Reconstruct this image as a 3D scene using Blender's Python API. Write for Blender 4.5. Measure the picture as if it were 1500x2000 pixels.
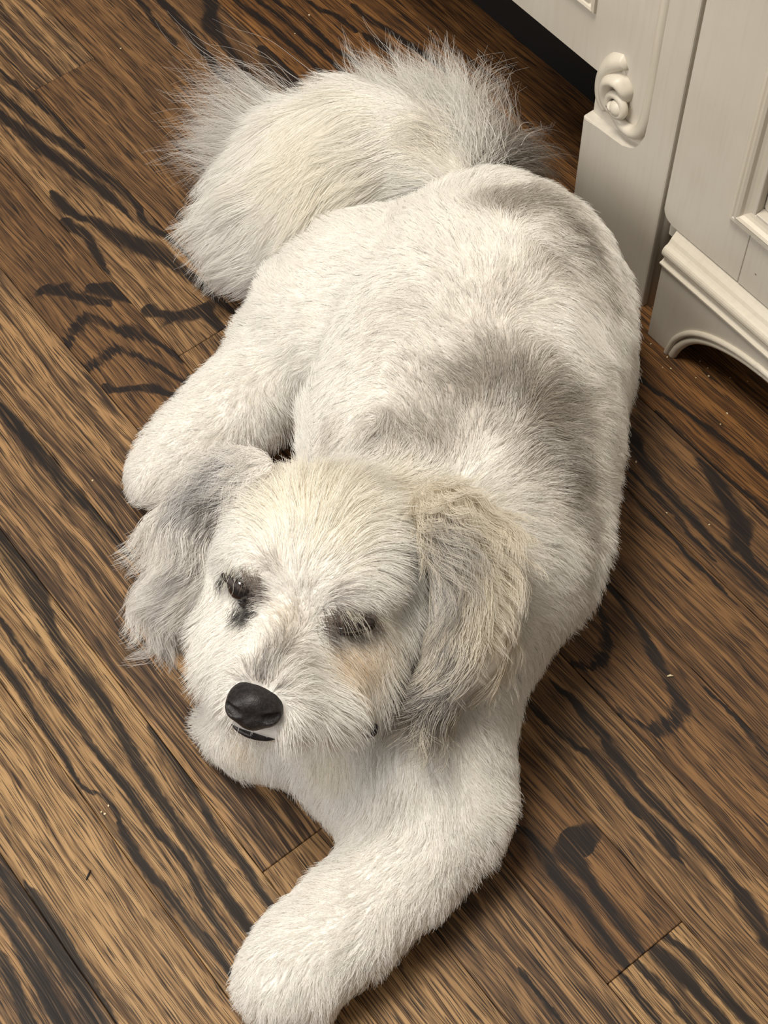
import bpy, bmesh, math, random
import numpy as np
from mathutils import Vector, Matrix
from mathutils.bvhtree import BVHTree
from mathutils.kdtree import KDTree

for _o in list(bpy.data.objects):
    bpy.data.objects.remove(_o)
scene = bpy.context.scene
COL = scene.collection
random.seed(7)
RNG = np.random.default_rng(11)

# ---------------------------------------------------------------- camera
CAM_H = 1.1
FPX, PITCH, ROLL = 3079.5, 1.03304624, -0.03074895
FW = np.array([0, math.cos(PITCH), -math.sin(PITCH)])
_r0 = np.array([1.0, 0, 0]); _u0 = np.cross(_r0, FW)
RT = math.cos(ROLL) * _r0 + math.sin(ROLL) * _u0
UP = -math.sin(ROLL) * _r0 + math.cos(ROLL) * _u0
CAM = np.array([0, 0, CAM_H])
cd = bpy.data.cameras.new('camera'); co = bpy.data.objects.new('camera', cd); COL.objects.link(co)
cd.sensor_fit = 'VERTICAL'; cd.sensor_height = 36.0; cd.lens = 36.0 * FPX / 2000.0
cd.clip_start = 0.02
co.matrix_world = Matrix(((RT[0], UP[0], -FW[0], CAM[0]), (RT[1], UP[1], -FW[1], CAM[1]),
                          (RT[2], UP[2], -FW[2], CAM[2]), (0, 0, 0, 1)))
scene.camera = co

# ---------------------------------------------------------------- light
world = bpy.data.worlds.new('room_light'); scene.world = world; world.use_nodes = True
bg = world.node_tree.nodes['Background']
bg.inputs[0].default_value = (1.0, 0.95, 0.88, 1); bg.inputs[1].default_value = 0.15
scene.cycles.diffuse_bounces = 5
scene.cycles.max_bounces = 7
scene.cycles.adaptive_threshold = 0.04

def area(name, loc, target, sx, sy, power, color):
    l = bpy.data.lights.new(name, 'AREA'); l.shape = 'RECTANGLE'; l.size = sx; l.size_y = sy
    l.energy = power; l.color = color
    ob = bpy.data.objects.new(name, l); COL.objects.link(ob); ob.location = loc
    ob.rotation_euler = (Vector(target) - Vector(loc)).to_track_quat('-Z', 'Y').to_euler()
    return ob
area('window_daylight', (-1.9, -0.5, 2.1), (0, 0.6, 0.1), 1.5, 1.3, 44, (1.0, 0.965, 0.93))
area('ceiling_lamp', (-0.45, 0.60, 2.4), (-0.1, 0.6, 0), 0.6, 0.6, 46, (1.0, 0.92, 0.80))
vs = scene.view_settings
vs.view_transform = 'Standard'; vs.look = 'None'; vs.gamma = 1.0; vs.use_curve_mapping = False
vs.exposure = 0.0

# ---------------------------------------------------------------- helpers
def tag(o, label=None, cat=None, group=None, kind=None):
    if label: o['label'] = label
    if cat: o['category'] = cat
    if group: o['group'] = group
    if kind: o['kind'] = kind
    return o

def empty(name, loc, rz=0.0):
    o = bpy.data.objects.new(name, None); COL.objects.link(o)
    o.location = loc; o.rotation_euler = (0, 0, rz); o.empty_display_size = 0.05
    return o

def link(name, me, mat, parent=None, smooth=False):
    if mat is not None:
        me.materials.append(mat)
    if smooth:
        me.polygons.foreach_set('use_smooth', [True] * len(me.polygons))
    o = bpy.data.objects.new(name, me); COL.objects.link(o)
    if parent is not None:
        o.parent = parent
    return o

def from_bm(name, bm, mat, parent=None, smooth=False):
    me = bpy.data.meshes.new(name); bmesh.ops.recalc_face_normals(bm, faces=bm.faces[:])
    bm.to_mesh(me); bm.free()
    return link(name, me, mat, parent, smooth)

def bm_box(bm, x0, x1, y0, y1, z0, z1, bev=0.0, seg=2):
    m = Matrix.Translation(((x0 + x1) / 2, (y0 + y1) / 2, (z0 + z1) / 2)) @ \
        Matrix.Diagonal((abs(x1 - x0), abs(y1 - y0), abs(z1 - z0), 1))
    r = bmesh.ops.create_cube(bm, size=1.0, matrix=m)
    if bev > 0:
        es = list({e for v in r['verts'] for e in v.link_edges})
        bmesh.ops.bevel(bm, geom=es, offset=bev, segments=seg, affect='EDGES', profile=0.5)
    return bm

def bm_prism(bm, poly, y0, y1, bev=0.0, seg=2):
    """poly: (x, z) outline, extruded from y0 (front) to y1; the front rim is rounded by bev"""
    f = [bm.verts.new((x, y0, z)) for x, z in poly]
    b = [bm.verts.new((x, y1, z)) for x, z in poly]
    ff = bm.faces.new(f); bm.faces.new(b[::-1])
    k = len(poly)
    for i in range(k):
        bm.faces.new((f[i], b[i], b[(i + 1) % k], f[(i + 1) % k]))
    if bev > 0:
        bmesh.ops.bevel(bm, geom=list(ff.edges), offset=bev, segments=seg, affect='EDGES', profile=0.5)
    return bm

def bm_tube(bm, pts, rad, n=10, flat=1.0):
    """round rod along pts; rad is one number or one per point; ends closed with points"""
    pts = [Vector(tuple(float(c) for c in p)) for p in pts]; k = len(pts)
    rad = [rad] * k if not hasattr(rad, '__len__') else [float(q) for q in rad]
    rings = []; up = Vector((0, 1, 0))
    for i, p in enumerate(pts):
        d = (pts[min(i + 1, k - 1)] - pts[max(i - 1, 0)]).normalized()
        a = d.cross(up)
        if a.length < 1e-5: a = d.cross(Vector((1, 0, 0)))
        a.normalize(); b = a.cross(d).normalized()
        rings.append([bm.verts.new(p + rad[i] * (math.cos(q) * a + flat * math.sin(q) * b))
                      for q in [2 * math.pi * j / n for j in range(n)]])
    for i in range(k - 1):
        for j in range(n):
            bm.faces.new((rings[i][j], rings[i][(j + 1) % n], rings[i + 1][(j + 1) % n], rings[i + 1][j]))
    bm.faces.new(rings[0][::-1]); bm.faces.new(rings[-1])
    return bm

def smooth_path(pts, n=6):
    """Catmull-Rom through pts"""
    P = [np.array(p, float) for p in pts]; P = [2 * P[0] - P[1]] + P + [2 * P[-1] - P[-2]]
    out = []
    for i in range(1, len(P) - 2):
        for j in range(n):
            t = j / n; a, b, c, d = P[i - 1:i + 3]
            out.append(0.5 * ((2 * b) + (c - a) * t + (2 * a - 5 * b + 4 * c - d) * t * t + (3 * b - a - 3 * c + d) * t ** 3))
    out.append(P[-2])
    return out

class NT:
    """short-hand for building node trees"""
    def __init__(s, mat):
        s.m = mat; mat.use_nodes = True; s.t = mat.node_tree; s.t.nodes.clear()
        s.out = s.t.nodes.new('ShaderNodeOutputMaterial')
    def n(s, typ, **kw):
        nd = s.t.nodes.new(typ)
        for k, v in kw.items(): setattr(nd, k, v)
        return nd
    def l(s, a, b): s.t.links.new(a, b)
    def put(s, sock, v):
        if isinstance(v, bpy.types.NodeSocket): s.l(v, sock)
        else: sock.default_value = v
    def math(s, op, a, b=None, c=None, clamp=False):
        nd = s.n('ShaderNodeMath', operation=op, use_clamp=clamp)
        s.put(nd.inputs[0], a)
        if b is not None: s.put(nd.inputs[1], b)
        if c is not None: s.put(nd.inputs[2], c)
        return nd.outputs[0]
    def mix(s, f, a, b, mode='MIX'):
        nd = s.n('ShaderNodeMix', data_type='RGBA', blend_type=mode)
        s.put(nd.inputs[0], f); s.put(nd.inputs[6], a); s.put(nd.inputs[7], b)
        return nd.outputs[2]
    def noise(s, vec, scale, detail=3, rough=0.55, out=0, dist=0.0, dim='3D'):
        nd = s.n('ShaderNodeTexNoise', noise_dimensions=dim); nd.inputs['Scale'].default_value = scale
        nd.inputs['Detail'].default_value = detail; nd.inputs['Roughness'].default_value = rough
        nd.inputs['Distortion'].default_value = dist
        s.l(vec, nd.inputs['Vector']); return nd.outputs[out]
    def mapping(s, vec, scale=(1, 1, 1), loc=(0, 0, 0)):
        nd = s.n('ShaderNodeMapping'); nd.inputs['Scale'].default_value = scale; nd.inputs['Location'].default_value = loc
        s.l(vec, nd.inputs['Vector']); return nd.outputs[0]
    def step(s, v, lo, hi, to0=0.0, to1=1.0):
        nd = s.n('ShaderNodeMapRange', interpolation_type='SMOOTHSTEP')
        s.put(nd.inputs[0], v); s.put(nd.inputs[1], lo); s.put(nd.inputs[2], hi)
        nd.inputs[3].default_value = to0; nd.inputs[4].default_value = to1
        return nd.outputs[0]
    def fcurve(s, v, pts):
        nd = s.n('ShaderNodeFloatCurve'); c = nd.mapping.curves[0]
        pts = sorted(pts)
        c.points[0].location = pts[0]; c.points[1].location = pts[-1]
        for p in pts[1:-1]: c.points.new(*p)
        for p in c.points: p.handle_type = 'AUTO_CLAMPED'
        nd.mapping.update(); s.l(v, nd.inputs['Value']); return nd.outputs[0]

def col(r, g, b):
    f = lambda c: (c / 255 / 12.92) if c <= 10 else ((c / 255 + 0.055) / 1.055) ** 2.4
    return (f(r), f(g), f(b), 1.0)

# ---------------------------------------------------------------- floor frame: u runs along the planks, n across them
TH = 0.63710627
NV = np.array([math.cos(TH), math.sin(TH), 0]); UV = np.array([-NV[1], NV[0], 0])
ROT_PLANK = math.atan2(UV[1], UV[0])          # local x = along plank; local y = -across
PW, PO = 0.070275, 0.067051
def tn(t, n, z=0.0):
    return Vector(UV * t + NV * n + np.array([0, 0, z]))

# dark summer-grain figures of the oak: (row, [t, n, width] * k) in metres on the floor
STREAKS = [
    (-2, [0.4092,-0.0423,0.00667,0.3844,-0.0448,0.00757,0.357,-0.0492,0.00752]),
    (-2, [0.4374,-0.0254,0.00577,0.4149,-0.0263,0.00764,0.3846,-0.0281,0.01041,0.3469,-0.0308,0.00937]),
    (-2, [0.4631,-0.01,0.00484,0.4347,-0.0101,0.0096,0.4015,-0.0093,0.01046,0.3676,-0.0095,0.0113,0.3288,-0.0134,0.00932]),
    (-1, [0.4366,-0.0005,0.00384,0.4171,0.0003,0.00764,0.3865,-0.0019,0.00757,0.3566,-0.0039,0.00939,0.3248,-0.0055,0.00745]),
    (0, [0.4776,0.1368,0.00784,0.4511,0.1374,0.01263,0.4331,0.1343,0.00966,0.4098,0.1319,0.00527,0.3798,0.1292,0.00523,0.3551,0.1298,0.00614,0.3263,0.1271,0.00562]),
    (0, [0.607,0.076,0.0046,0.559,0.0744,0.00401,0.5126,0.0728,0.00444,0.4837,0.0703,0.00244,0.459,0.0791,0.00242,0.434,0.0762,0.00481,0.4023,0.0731,0.00619,0.3765,0.0756,0.0052,0.348,0.076,0.00563,0.3231,0.0785,0.00606,0.3008,0.0781,0.00371]),
    (0, [0.6377,0.0944,0.00414,0.5966,0.0927,0.00458,0.5602,0.0934,0.00503,0.5325,0.0944,0.00547,0.5065,0.0938,0.00394,0.4797,0.0948,0.00538,0.4507,0.0961,0.00629,0.4217,0.0948,0.00624,0.3926,0.0976,0.00523,0.3602,0.0932,0.00518,0.3235,0.0896,0.00467]),
    (0, [0.7059,0.1352,0.01387,0.6797,0.1338,0.019,0.6539,0.1324,0.0188,0.6189,0.1251,0.0103,0.5855,0.1207,0.00711,0.5553,0.1203,0.01005,0.5287,0.1195,0.00896,0.4944,0.1157,0.00738,0.461,0.112,0.00875,0.4317,0.1105,0.00674,0.403,0.1091,0.00812,0.3764,0.1088,0.00806,0.3474,0.1064,0.00799,0.3219,0.1062,0.00794]),
    (1, [0.8036,0.1992,0.00782,0.7707,0.2004,0.00992,0.739,0.2009,0.00979,0.7105,0.2005,0.0086,0.6908,0.204,0.01174,0.6651,0.2073,0.01057,0.6329,0.2062,0.00731]),
    (2, [0.1758,0.2367,0.00277,0.1539,0.2364,0.00277,0.1324,0.2361,0.00276]),
    (3, [0.1318,0.3192,0.00936,0.1127,0.3207,0.01122,0.0892,0.3224,0.00747,0.0648,0.3219,0.00652]),
    (3, [0.1323,0.3033,0.00373,0.1132,0.3048,0.00605,0.0927,0.3046,0.00558,0.0781,0.305,0.00557]),
    (3, [0.1329,0.2895,0.00279,0.1182,0.2889,0.00418,0.0948,0.2876,0.0037]),
    (3, [0.1336,0.332,0.00376,0.1122,0.3361,0.00563,0.0861,0.3353,0.00702,0.0644,0.335,0.00654,0.0537,0.336,0.00654]),
    (3, [0.2166,0.3184,0.01135,0.1968,0.3169,0.00802,0.1782,0.3148,0.00658,0.1581,0.3126,0.00656,0.1378,0.3117,0.00374]),
    (3, [0.2331,0.3271,0.01236,0.2216,0.3293,0.0356,0.2114,0.33,0.01232]),
    (3, [0.2625,0.3012,0.0057,0.2473,0.3042,0.00711,0.228,0.3041,0.00803,0.2114,0.3008,0.00894,0.1929,0.3003,0.00939,0.1724,0.2985,0.00795,0.1551,0.2973,0.00747,0.1387,0.2968,0.00559]),
    (3, [0.7731,0.2806,0.00558,0.7627,0.291,0.00667,0.7512,0.308,0.00777,0.7377,0.3163,0.00553,0.723,0.3237,0.0044]),
    (3, [0.8002,0.2786,0.00789,0.8011,0.2949,0.00961,0.8035,0.307,0.00907,0.791,0.3164,0.00565,0.7721,0.3251,0.00449,0.7506,0.3319,0.00501,0.7307,0.3396,0.00553]),
    (3, [0.8339,0.2805,0.00686,0.8442,0.2944,0.00921,0.8467,0.3066,0.00981,0.834,0.3161,0.0069,0.8167,0.3225,0.00686,0.8015,0.3361,0.0074,0.7821,0.3425,0.00622,0.7635,0.3481,0.00449]),
    (3, [0.8745,0.3297,0.0082,0.8669,0.3373,0.0152,0.8538,0.3434,0.01514,0.8376,0.348,0.00463]),
    (3, [0.8968,0.2954,0.00824,0.8922,0.3048,0.01059,0.8807,0.3099,0.0082,0.8685,0.3168,0.00758,0.8569,0.3239,0.00814,0.8481,0.3322,0.00464]),
    (4, [0.2341,0.3921,0.00435,0.2071,0.3925,0.00722,0.1814,0.3937,0.00528,0.157,0.3956,0.00575,0.1296,0.3942,0.00668,0.1138,0.3922,0.01238,0.0983,0.3883,0.0114,0.0814,0.3849,0.00854]),
    (4, [0.2487,0.382,0.00387,0.2215,0.3806,0.00577,0.1988,0.3817,0.00719,0.1827,0.3797,0.00956,0.167,0.377,0.00286]),
    (4, [0.3224,0.398,0.00296,0.3075,0.4004,0.0054,0.2916,0.3982,0.00587,0.2752,0.3989,0.00634,0.2621,0.3957,0.00827,0.2486,0.3952,0.00679,0.2279,0.3935,0.0058,0.2019,0.3927,0.00385]),
    (4, [0.3265,0.3724,0.00343,0.3021,0.3736,0.00439,0.2788,0.3765,0.00437,0.2631,0.3813,0.00533,0.2441,0.3794,0.00386,0.2175,0.3768,0.00384]),
    (4, [0.8187,0.3561,0.01035,0.8082,0.3637,0.00803,0.7978,0.373,0.00972,0.794,0.3868,0.01145,0.7817,0.3931,0.01141,0.7646,0.3938,0.00964,0.7419,0.398,0.00562]),
    (4, [0.9505,0.3522,0.01214,0.9277,0.3582,0.00843,0.905,0.3547,0.00715,0.8775,0.3512,0.00235]),
    (4, [0.9721,0.3618,0.00982,0.9544,0.364,0.00853,0.9358,0.3744,0.00848,0.9068,0.3812,0.01438,0.8821,0.3928,0.01664,0.8614,0.3995,0.01298,0.8366,0.4049,0.00818,0.8168,0.408,0.00696,0.7901,0.4099,0.00689,0.7634,0.4132,0.00455]),
    (4, [1.1075,0.3754,0.00912,1.0783,0.3806,0.01031,1.0462,0.3837,0.01144,1.019,0.3895,0.01132,0.991,0.3945,0.0112,0.9634,0.3995,0.01046,0.9427,0.4013,0.00732,0.9239,0.4019,0.00303]),
    (4, [1.1311,0.3895,0.00726,1.098,0.3925,0.00781,1.066,0.3959,0.00771,1.0411,0.4016,0.00827,1.0101,0.4066,0.00817,0.9857,0.4092,0.00871,0.9601,0.4137,0.00801,0.9293,0.415,0.00669,0.9075,0.4096,0.00662,0.8793,0.4155,0.00596,0.8507,0.4185,0.00354]),
    (4, [1.1569,0.4049,0.00602,1.1263,0.4097,0.00594,1.0937,0.413,0.00586,1.0637,0.4157,0.00579,1.0321,0.4148,0.00571]),
    (5, [0.2477,0.4853,0.00199,0.2253,0.4865,0.00348,0.2047,0.4859,0.00545,0.1853,0.4841,0.00691,0.1648,0.4847,0.00591]),
    (5, [0.3578,0.4878,0.00408,0.3288,0.483,0.00556,0.3082,0.4784,0.00603,0.2854,0.4694,0.00599,0.2664,0.4659,0.00646,0.2529,0.4584,0.00989,0.2486,0.4438,0.01181,0.2508,0.4318,0.00686,0.2628,0.4258,0.00491,0.2771,0.4212,0.00246]),
    (5, [0.3636,0.4753,0.00305,0.3437,0.4643,0.00504,0.3265,0.4504,0.00751,0.319,0.4367,0.00796,0.3223,0.4256,0.00496,0.3323,0.4172,0.00248]),
    (6, [0.4291,0.5612,0.00265,0.4068,0.5594,0.00422,0.3851,0.5578,0.00472,0.3654,0.5573,0.00313,0.3401,0.5545,0.00311,0.3121,0.5548,0.00258]),
    (7, [0.4016,0.6237,0.00539,0.3817,0.6207,0.01071,0.3646,0.6162,0.01172,0.3446,0.6087,0.01376,0.3325,0.6025,0.01896,0.322,0.5944,0.01048,0.3072,0.5905,0.00626,0.2919,0.5912,0.00521]),
    (7, [0.43,0.5728,0.00213,0.4069,0.5725,0.00318,0.3818,0.5728,0.00369,0.356,0.5691,0.00366,0.3357,0.5682,0.0026]),
    (7, [0.4529,0.595,0.01404,0.438,0.5893,0.00859,0.4152,0.5859,0.00693,0.3918,0.5821,0.00636,0.3697,0.5811,0.00685,0.3476,0.5797,0.00576,0.3201,0.5795,0.00625,0.2921,0.58,0.00622]),
    (7, [1.02,0.6235,0.00923,0.9943,0.6217,0.01958,0.9689,0.6198,0.01938,0.9482,0.6126,0.00896]),
    (7, [1.0525,0.5766,0.00793,1.0305,0.5736,0.00786,1.0078,0.5717,0.00778]),
    (7, [1.1121,0.6223,0.01093,1.0868,0.6066,0.01753,1.0555,0.5991,0.00931,1.0214,0.596,0.00918,0.9921,0.5911,0.00906,0.9778,0.5913,0.00901]),
    (7, [1.1431,0.584,0.00686,1.1158,0.5836,0.00882,1.0825,0.5806,0.0087,1.0549,0.5783,0.00529]),
    (7, [1.1572,0.5666,0.00413,1.122,0.563,0.00542,1.0856,0.5619,0.00267]),
    (8, [0.451,0.6304,0.00328,0.4127,0.6291,0.00433,0.3727,0.6312,0.00322,0.3337,0.6331,0.0032]),
    (8, [0.4954,0.6424,0.00388,0.457,0.6479,0.0033,0.4131,0.653,0.00437,0.358,0.6575,0.00378]),
    (8, [1.0697,0.6746,0.00476,1.0378,0.6786,0.00471,1.0056,0.6802,0.00465,0.9716,0.68,0.0046,0.9525,0.6844,0.00457]),
    (8, [1.0808,0.6609,0.00477,1.0457,0.6654,0.00471,1.0138,0.6654,0.00465,0.9804,0.6658,0.00459,0.9486,0.667,0.00454]),
    (8, [1.0948,0.6436,0.00409,1.0636,0.6467,0.00607,1.0302,0.6497,0.006,0.9931,0.6501,0.00526,0.9656,0.6504,0.0052,0.9386,0.6506,0.00515]),
    (9, [0.9744,0.714,0.00332,0.9579,0.7173,0.00858,0.9399,0.7192,0.00328]),
    (9, [1.0048,0.731,0.00539,0.9624,0.7369,0.00664,0.9209,0.7426,0.0059,0.8833,0.7444,0.00388]),
    (9, [1.0427,0.6996,0.00542,1.0102,0.7092,0.00537,0.9866,0.7105,0.00532]),
]

def wood_material(name, tone, seed, t0, n0, streaks):
    m = bpy.data.materials.new(name); g = NT(m)
    tc = g.n('ShaderNodeTexCoord'); ob = tc.outputs['Object']
    sep = g.n('ShaderNodeSeparateXYZ'); g.l(ob, sep.inputs[0])
    x = sep.outputs[0]; y = g.math('MULTIPLY', sep.outputs[1], -1.0)
    r = random.Random(seed); off = (r.uniform(-50, 50), r.uniform(-50, 50), r.uniform(-9, 9))
    base = g.mapping(ob, (1, 1, 1), off)
    # slow wander of the fibres
    wob = g.math('SUBTRACT', g.noise(g.mapping(base, (5, 26, 1)), 1.0, 2, 0.5, dim='2D'), 0.5)
    yw = g.math('MULTIPLY_ADD', wob, 0.012, y)
    cmb = g.n('ShaderNodeCombineXYZ'); g.l(x, cmb.inputs[0]); g.l(yw, cmb.inputs[1]); cmb.inputs[2].default_value = off[2]
    fib = g.mapping(cmb.outputs[0], (1, 1, 1), off)
    tonev = g.noise(g.mapping(fib, (2.6, 95, 1)), 1.0, 2, 0.6, dim='2D')
    mott = g.noise(g.mapping(fib, (11, 190, 1)), 1.0, 3, 0.65, dim='2D')
    fine = g.noise(g.mapping(fib, (11, 620, 1)), 1.0, 2, 0.6, dim='2D')
    pore = g.noise(g.mapping(fib, (32, 1200, 1)), 1.0, 1, 0.5, dim='2D')
    light, mid, dark, black = tone
    c = g.mix(g.step(tonev, 0.36, 0.66), mid, light)
    c = g.mix(g.step(mott, 0.47, 0.66, 0.0, 0.85), c, mid)
    c = g.mix(g.step(mott, 0.56, 0.72, 0.0, 0.65), c, dark)
    c = g.mix(g.step(fine, 0.51, 0.66, 0.0, 0.75), c, dark)
    c = g.mix(g.step(fine, 0.45, 0.32, 0.0, 0.7), c, light)
    c = g.mix(g.step(pore, 0.56, 0.68, 0.0, 0.85), c, black)
    # grey-black early/late wood lines that wander over the whole plank
    ln = g.noise(g.mapping(fib, (1.6, 60, 1)), 1.0, 1, 0.55, dim='2D')
    d = g.math('ABSOLUTE', g.math('SUBTRACT', ln, 0.56))
    c = g.mix(g.step(d, 0.018, 0.004, 0.0, 0.45), c, black)
    # individual figures
    if streaks:
        jn = g.math('SUBTRACT', g.noise(g.mapping(base, (60, 190, 1)), 1.0, 2, 0.7, dim='2D'), 0.5)
        jt = g.math('SUBTRACT', g.noise(g.mapping(base, (40, 420, 1)), 1.0, 2, 0.7, dim='2D'), 0.5)
        edge = g.math('MULTIPLY', g.math('SUBTRACT', fine, 0.5), 1.6); total = None
        for raw in streaks:
            P = np.array(raw, float).reshape(-1, 3); P[:, 0] -= t0; P[:, 1] -= n0
            dt = np.diff(P[:, 0]); dn = np.diff(P[:, 1])
            along_t = np.all(dt < 0) or np.all(dt > 0)
            if along_t and abs(P[-1, 0] - P[0, 0]) > 0.6 * abs(np.ptp(P[:, 1])):
                a, b = P[:, 0], P[:, 1]; va, vb, jit, ja = x, y, jn, 0.0045
            else:
                # figure crosses the plank: t as a function of n; keep n rising
                b, a = P[:, 0], P[:, 1]; va, vb, jit, ja = y, x, jt, 0.022
            wd = P[:, 2].copy()
            k = np.argsort(a); a, b, wd = a[k], b[k], wd[k]
            keep = [0]
            for i in range(1, len(a)):
                if a[i] - a[keep[-1]] > 1.5e-3: keep.append(i)
            a, b, wd = a[keep], b[keep], wd[keep]
            if len(a) < 2: continue
            sl = np.abs(np.gradient(b, a)); wd = wd * np.minimum(np.sqrt(1 + sl ** 2), 5)
            ext = 0.12 * (a[-1] - a[0])
            A0, A1 = a[0] - ext, a[-1] + ext; B0, B1 = b.min() - 0.004, b.max() + 0.004; W = wd.max()
            na = g.math('DIVIDE', g.math('SUBTRACT', va, float(A0)), float(A1 - A0), clamp=True)
            q = (a - A0) / (A1 - A0)
            cen = g.fcurve(na, [(0.0, float((b[0] - B0) / (B1 - B0)))] + [(float(u_), float((v_ - B0) / (B1 - B0))) for u_, v_ in zip(q, b)] + [(1.0, float((b[-1] - B0) / (B1 - B0)))])
            wid = g.fcurve(na, [(0.0, 0.0)] + [(float(u_), float(v_ / W)) for u_, v_ in zip(q, wd)] + [(1.0, 0.0)])
            cm = g.math('MULTIPLY_ADD', cen, float(B1 - B0), float(B0))
            dd = g.math('ABSOLUTE', g.math('SUBTRACT', g.math('MULTIPLY_ADD', jit, ja, vb), cm))
            hw = g.math('MULTIPLY', wid, float(W * 0.5))
            mk = g.step(g.math('ADD', g.math('DIVIDE', dd, g.math('ADD', hw, 2e-4)), edge), 1.45, 0.75)
            mk = g.math('MULTIPLY', mk, g.step(wid, 0.02, 0.2))
            total = mk if total is None else g.math('MAXIMUM', total, mk)
        fleck = g.step(fine, 0.50, 0.25, 1.0, 0.62)
        c = g.mix(g.math('MULTIPLY', total, g.math('MULTIPLY', fleck, 0.97)), c, black)
    bs = g.n('ShaderNodeBsdfPrincipled'); g.l(c, bs.inputs['Base Color'])
    g.put(bs.inputs['Roughness'], g.step(fine, 0.3, 0.7, 0.48, 0.62))
    bs.inputs['Specular IOR Level'].default_value = 0.18
    g.l(bs.outputs[0], g.out.inputs[0])
    return m

TONES = {
    'tan':   (col(176, 142, 100), col(136, 106, 73), col(76, 59, 47), col(34, 30, 29)),
    'mid':   (col(158, 124, 86), col(110, 84, 59), col(62, 48, 39), col(35, 31, 31)),
    'brown': (col(136, 102, 68), col(97, 72, 50), col(57, 44, 36), col(35, 31, 31)),
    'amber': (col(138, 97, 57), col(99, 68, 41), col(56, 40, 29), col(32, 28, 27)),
    'dark':  (col(164, 129, 90), col(84, 65, 50), col(52, 43, 38), col(34, 31, 31)),
}
sub = bpy.data.materials.new('subfloor'); _g = NT(sub); _b = _g.n('ShaderNodeBsdfPrincipled')
_b.inputs['Base Color'].default_value = col(30, 22, 16); _b.inputs['Roughness'].default_value = 0.9; _g.l(_b.outputs[0], _g.out.inputs[0])
bmf = bmesh.new(); bm_box(bmf, -1.3, 1.7, -1.4, 1.4, -0.03, -0.0125)
floor = from_bm('floor', bmf, sub); floor.rotation_euler = (0, 0, ROT_PLANK); floor.location = tn(0.5, 0.5)
tag(floor, 'dark-stained oak strip floor with heavy black grain', None, None, 'structure')
JOINTS = {3: 0.1337, 1: 0.345, 4: 0.762, 5: 1.115, -2: 0.05, 12: 1.1}
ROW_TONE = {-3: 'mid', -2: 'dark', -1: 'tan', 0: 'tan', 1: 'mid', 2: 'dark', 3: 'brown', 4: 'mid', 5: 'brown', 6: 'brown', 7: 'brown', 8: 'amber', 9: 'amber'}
TONE_AT = {(3, 0): 'tan', (3, 1): 'brown', (4, 0): 'mid', (4, 1): 'mid', (1, 0): 'tan', (1, 1): 'dark', (5, 0): 'brown', (5, 1): 'dark', (0, 0): 'tan', (2, 0): 'dark'}
for row in range(-14, 21):
    n0 = PO + row * PW
    rr = random.Random(row * 17 + 3)
    ends = [-0.8 + rr.uniform(-0.02, 0.02)] + ([JOINTS[row]] if row in JOINTS else []) + [1.55 + rr.uniform(0, 0.4), 2.2]
    if row not in JOINTS: ends[0] = -0.8
    for i in range(len(ends) - 1):
        t0, t1 = ends[i], min(ends[i + 1], 2.2)
        if t1 - t0 < 0.05: continue
        st = [s for (rw, s) in STREAKS if rw == row and t0 - 0.02 < np.mean(s[0::3]) < t1 + 0.02]
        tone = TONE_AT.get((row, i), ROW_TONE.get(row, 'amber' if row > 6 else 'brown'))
        near = -5 <= row <= 14
        if near:
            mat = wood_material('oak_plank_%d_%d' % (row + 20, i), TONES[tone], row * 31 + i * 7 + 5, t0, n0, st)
        else:
            key = 'oak_plank_%s' % tone
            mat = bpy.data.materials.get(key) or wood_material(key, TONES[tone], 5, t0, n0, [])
        bm = bmesh.new(); g_ = 0.00022
        bm_box(bm, g_, t1 - t0 - g_, -PW + g_, -g_, -0.0125, 0.0 - (0.0002 if (row + i) % 3 == 0 else 0.0), 0.0006, 1)
        p = from_bm('plank', bm, mat, floor)
        p.matrix_parent_inverse = (Matrix.Translation(floor.location) @ Matrix.Rotation(ROT_PLANK, 4, 'Z')).inverted()
        p.location = tn(t0, n0); p.rotation_euler = (0, 0, ROT_PLANK)

# ---------------------------------------------------------------- painted cabinets
def paint_material(name, c1, c2, rough=0.42, specks=True):
    m = bpy.data.materials.new(name); g = NT(m)
    tc = g.n('ShaderNodeTexCoord'); ob = tc.outputs['Object']
    brush = g.noise(g.mapping(ob, (260, 260, 14)), 1.0, 2, 0.5)
    blot = g.noise(ob, 9.0, 2, 0.5)
    c = g.mix(g.step(blot, 0.3, 0.7), c1, c2)
    c = g.mix(g.step(brush, 0.45, 0.75, 0.0, 0.16), c, col(178, 168, 150))
    if specks:
        vo = g.n('ShaderNodeTexVoronoi'); vo.inputs['Scale'].default_value = 26.0; g.l(ob, vo.inputs['Vector'])
        c = g.mix(g.step(vo.outputs['Distance'], 0.045, 0.025, 0.0, 0.8), c, col(92, 80, 66))
    bs = g.n('ShaderNodeBsdfPrincipled'); g.l(c, bs.inputs['Base Color'])
    bs.inputs['Roughness'].default_value = rough; bs.inputs['Specular IOR Level'].default_value = 0.4
    g.l(bs.outputs[0], g.out.inputs[0])
    return m
PAINT = paint_material('antique_white_paint', col(208, 202, 191), col(199, 192, 179))
CREAM = paint_material('antique_cream_paint', col(214, 207, 193), col(205, 197, 181), 0.36, False)
SHADOWY = bpy.data.materials.new('gap_shade_black'); _g = NT(SHADOWY); _b = _g.n('ShaderNodeBsdfPrincipled')  # near-black colour standing in for the shade beneath the cabinets
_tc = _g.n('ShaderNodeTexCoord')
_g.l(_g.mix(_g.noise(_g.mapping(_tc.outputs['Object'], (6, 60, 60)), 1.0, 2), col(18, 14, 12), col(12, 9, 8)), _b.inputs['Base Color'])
_b.inputs['Roughness'].default_value = 0.8; _g.l(_b.outputs[0], _g.out.inputs[0])

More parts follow.
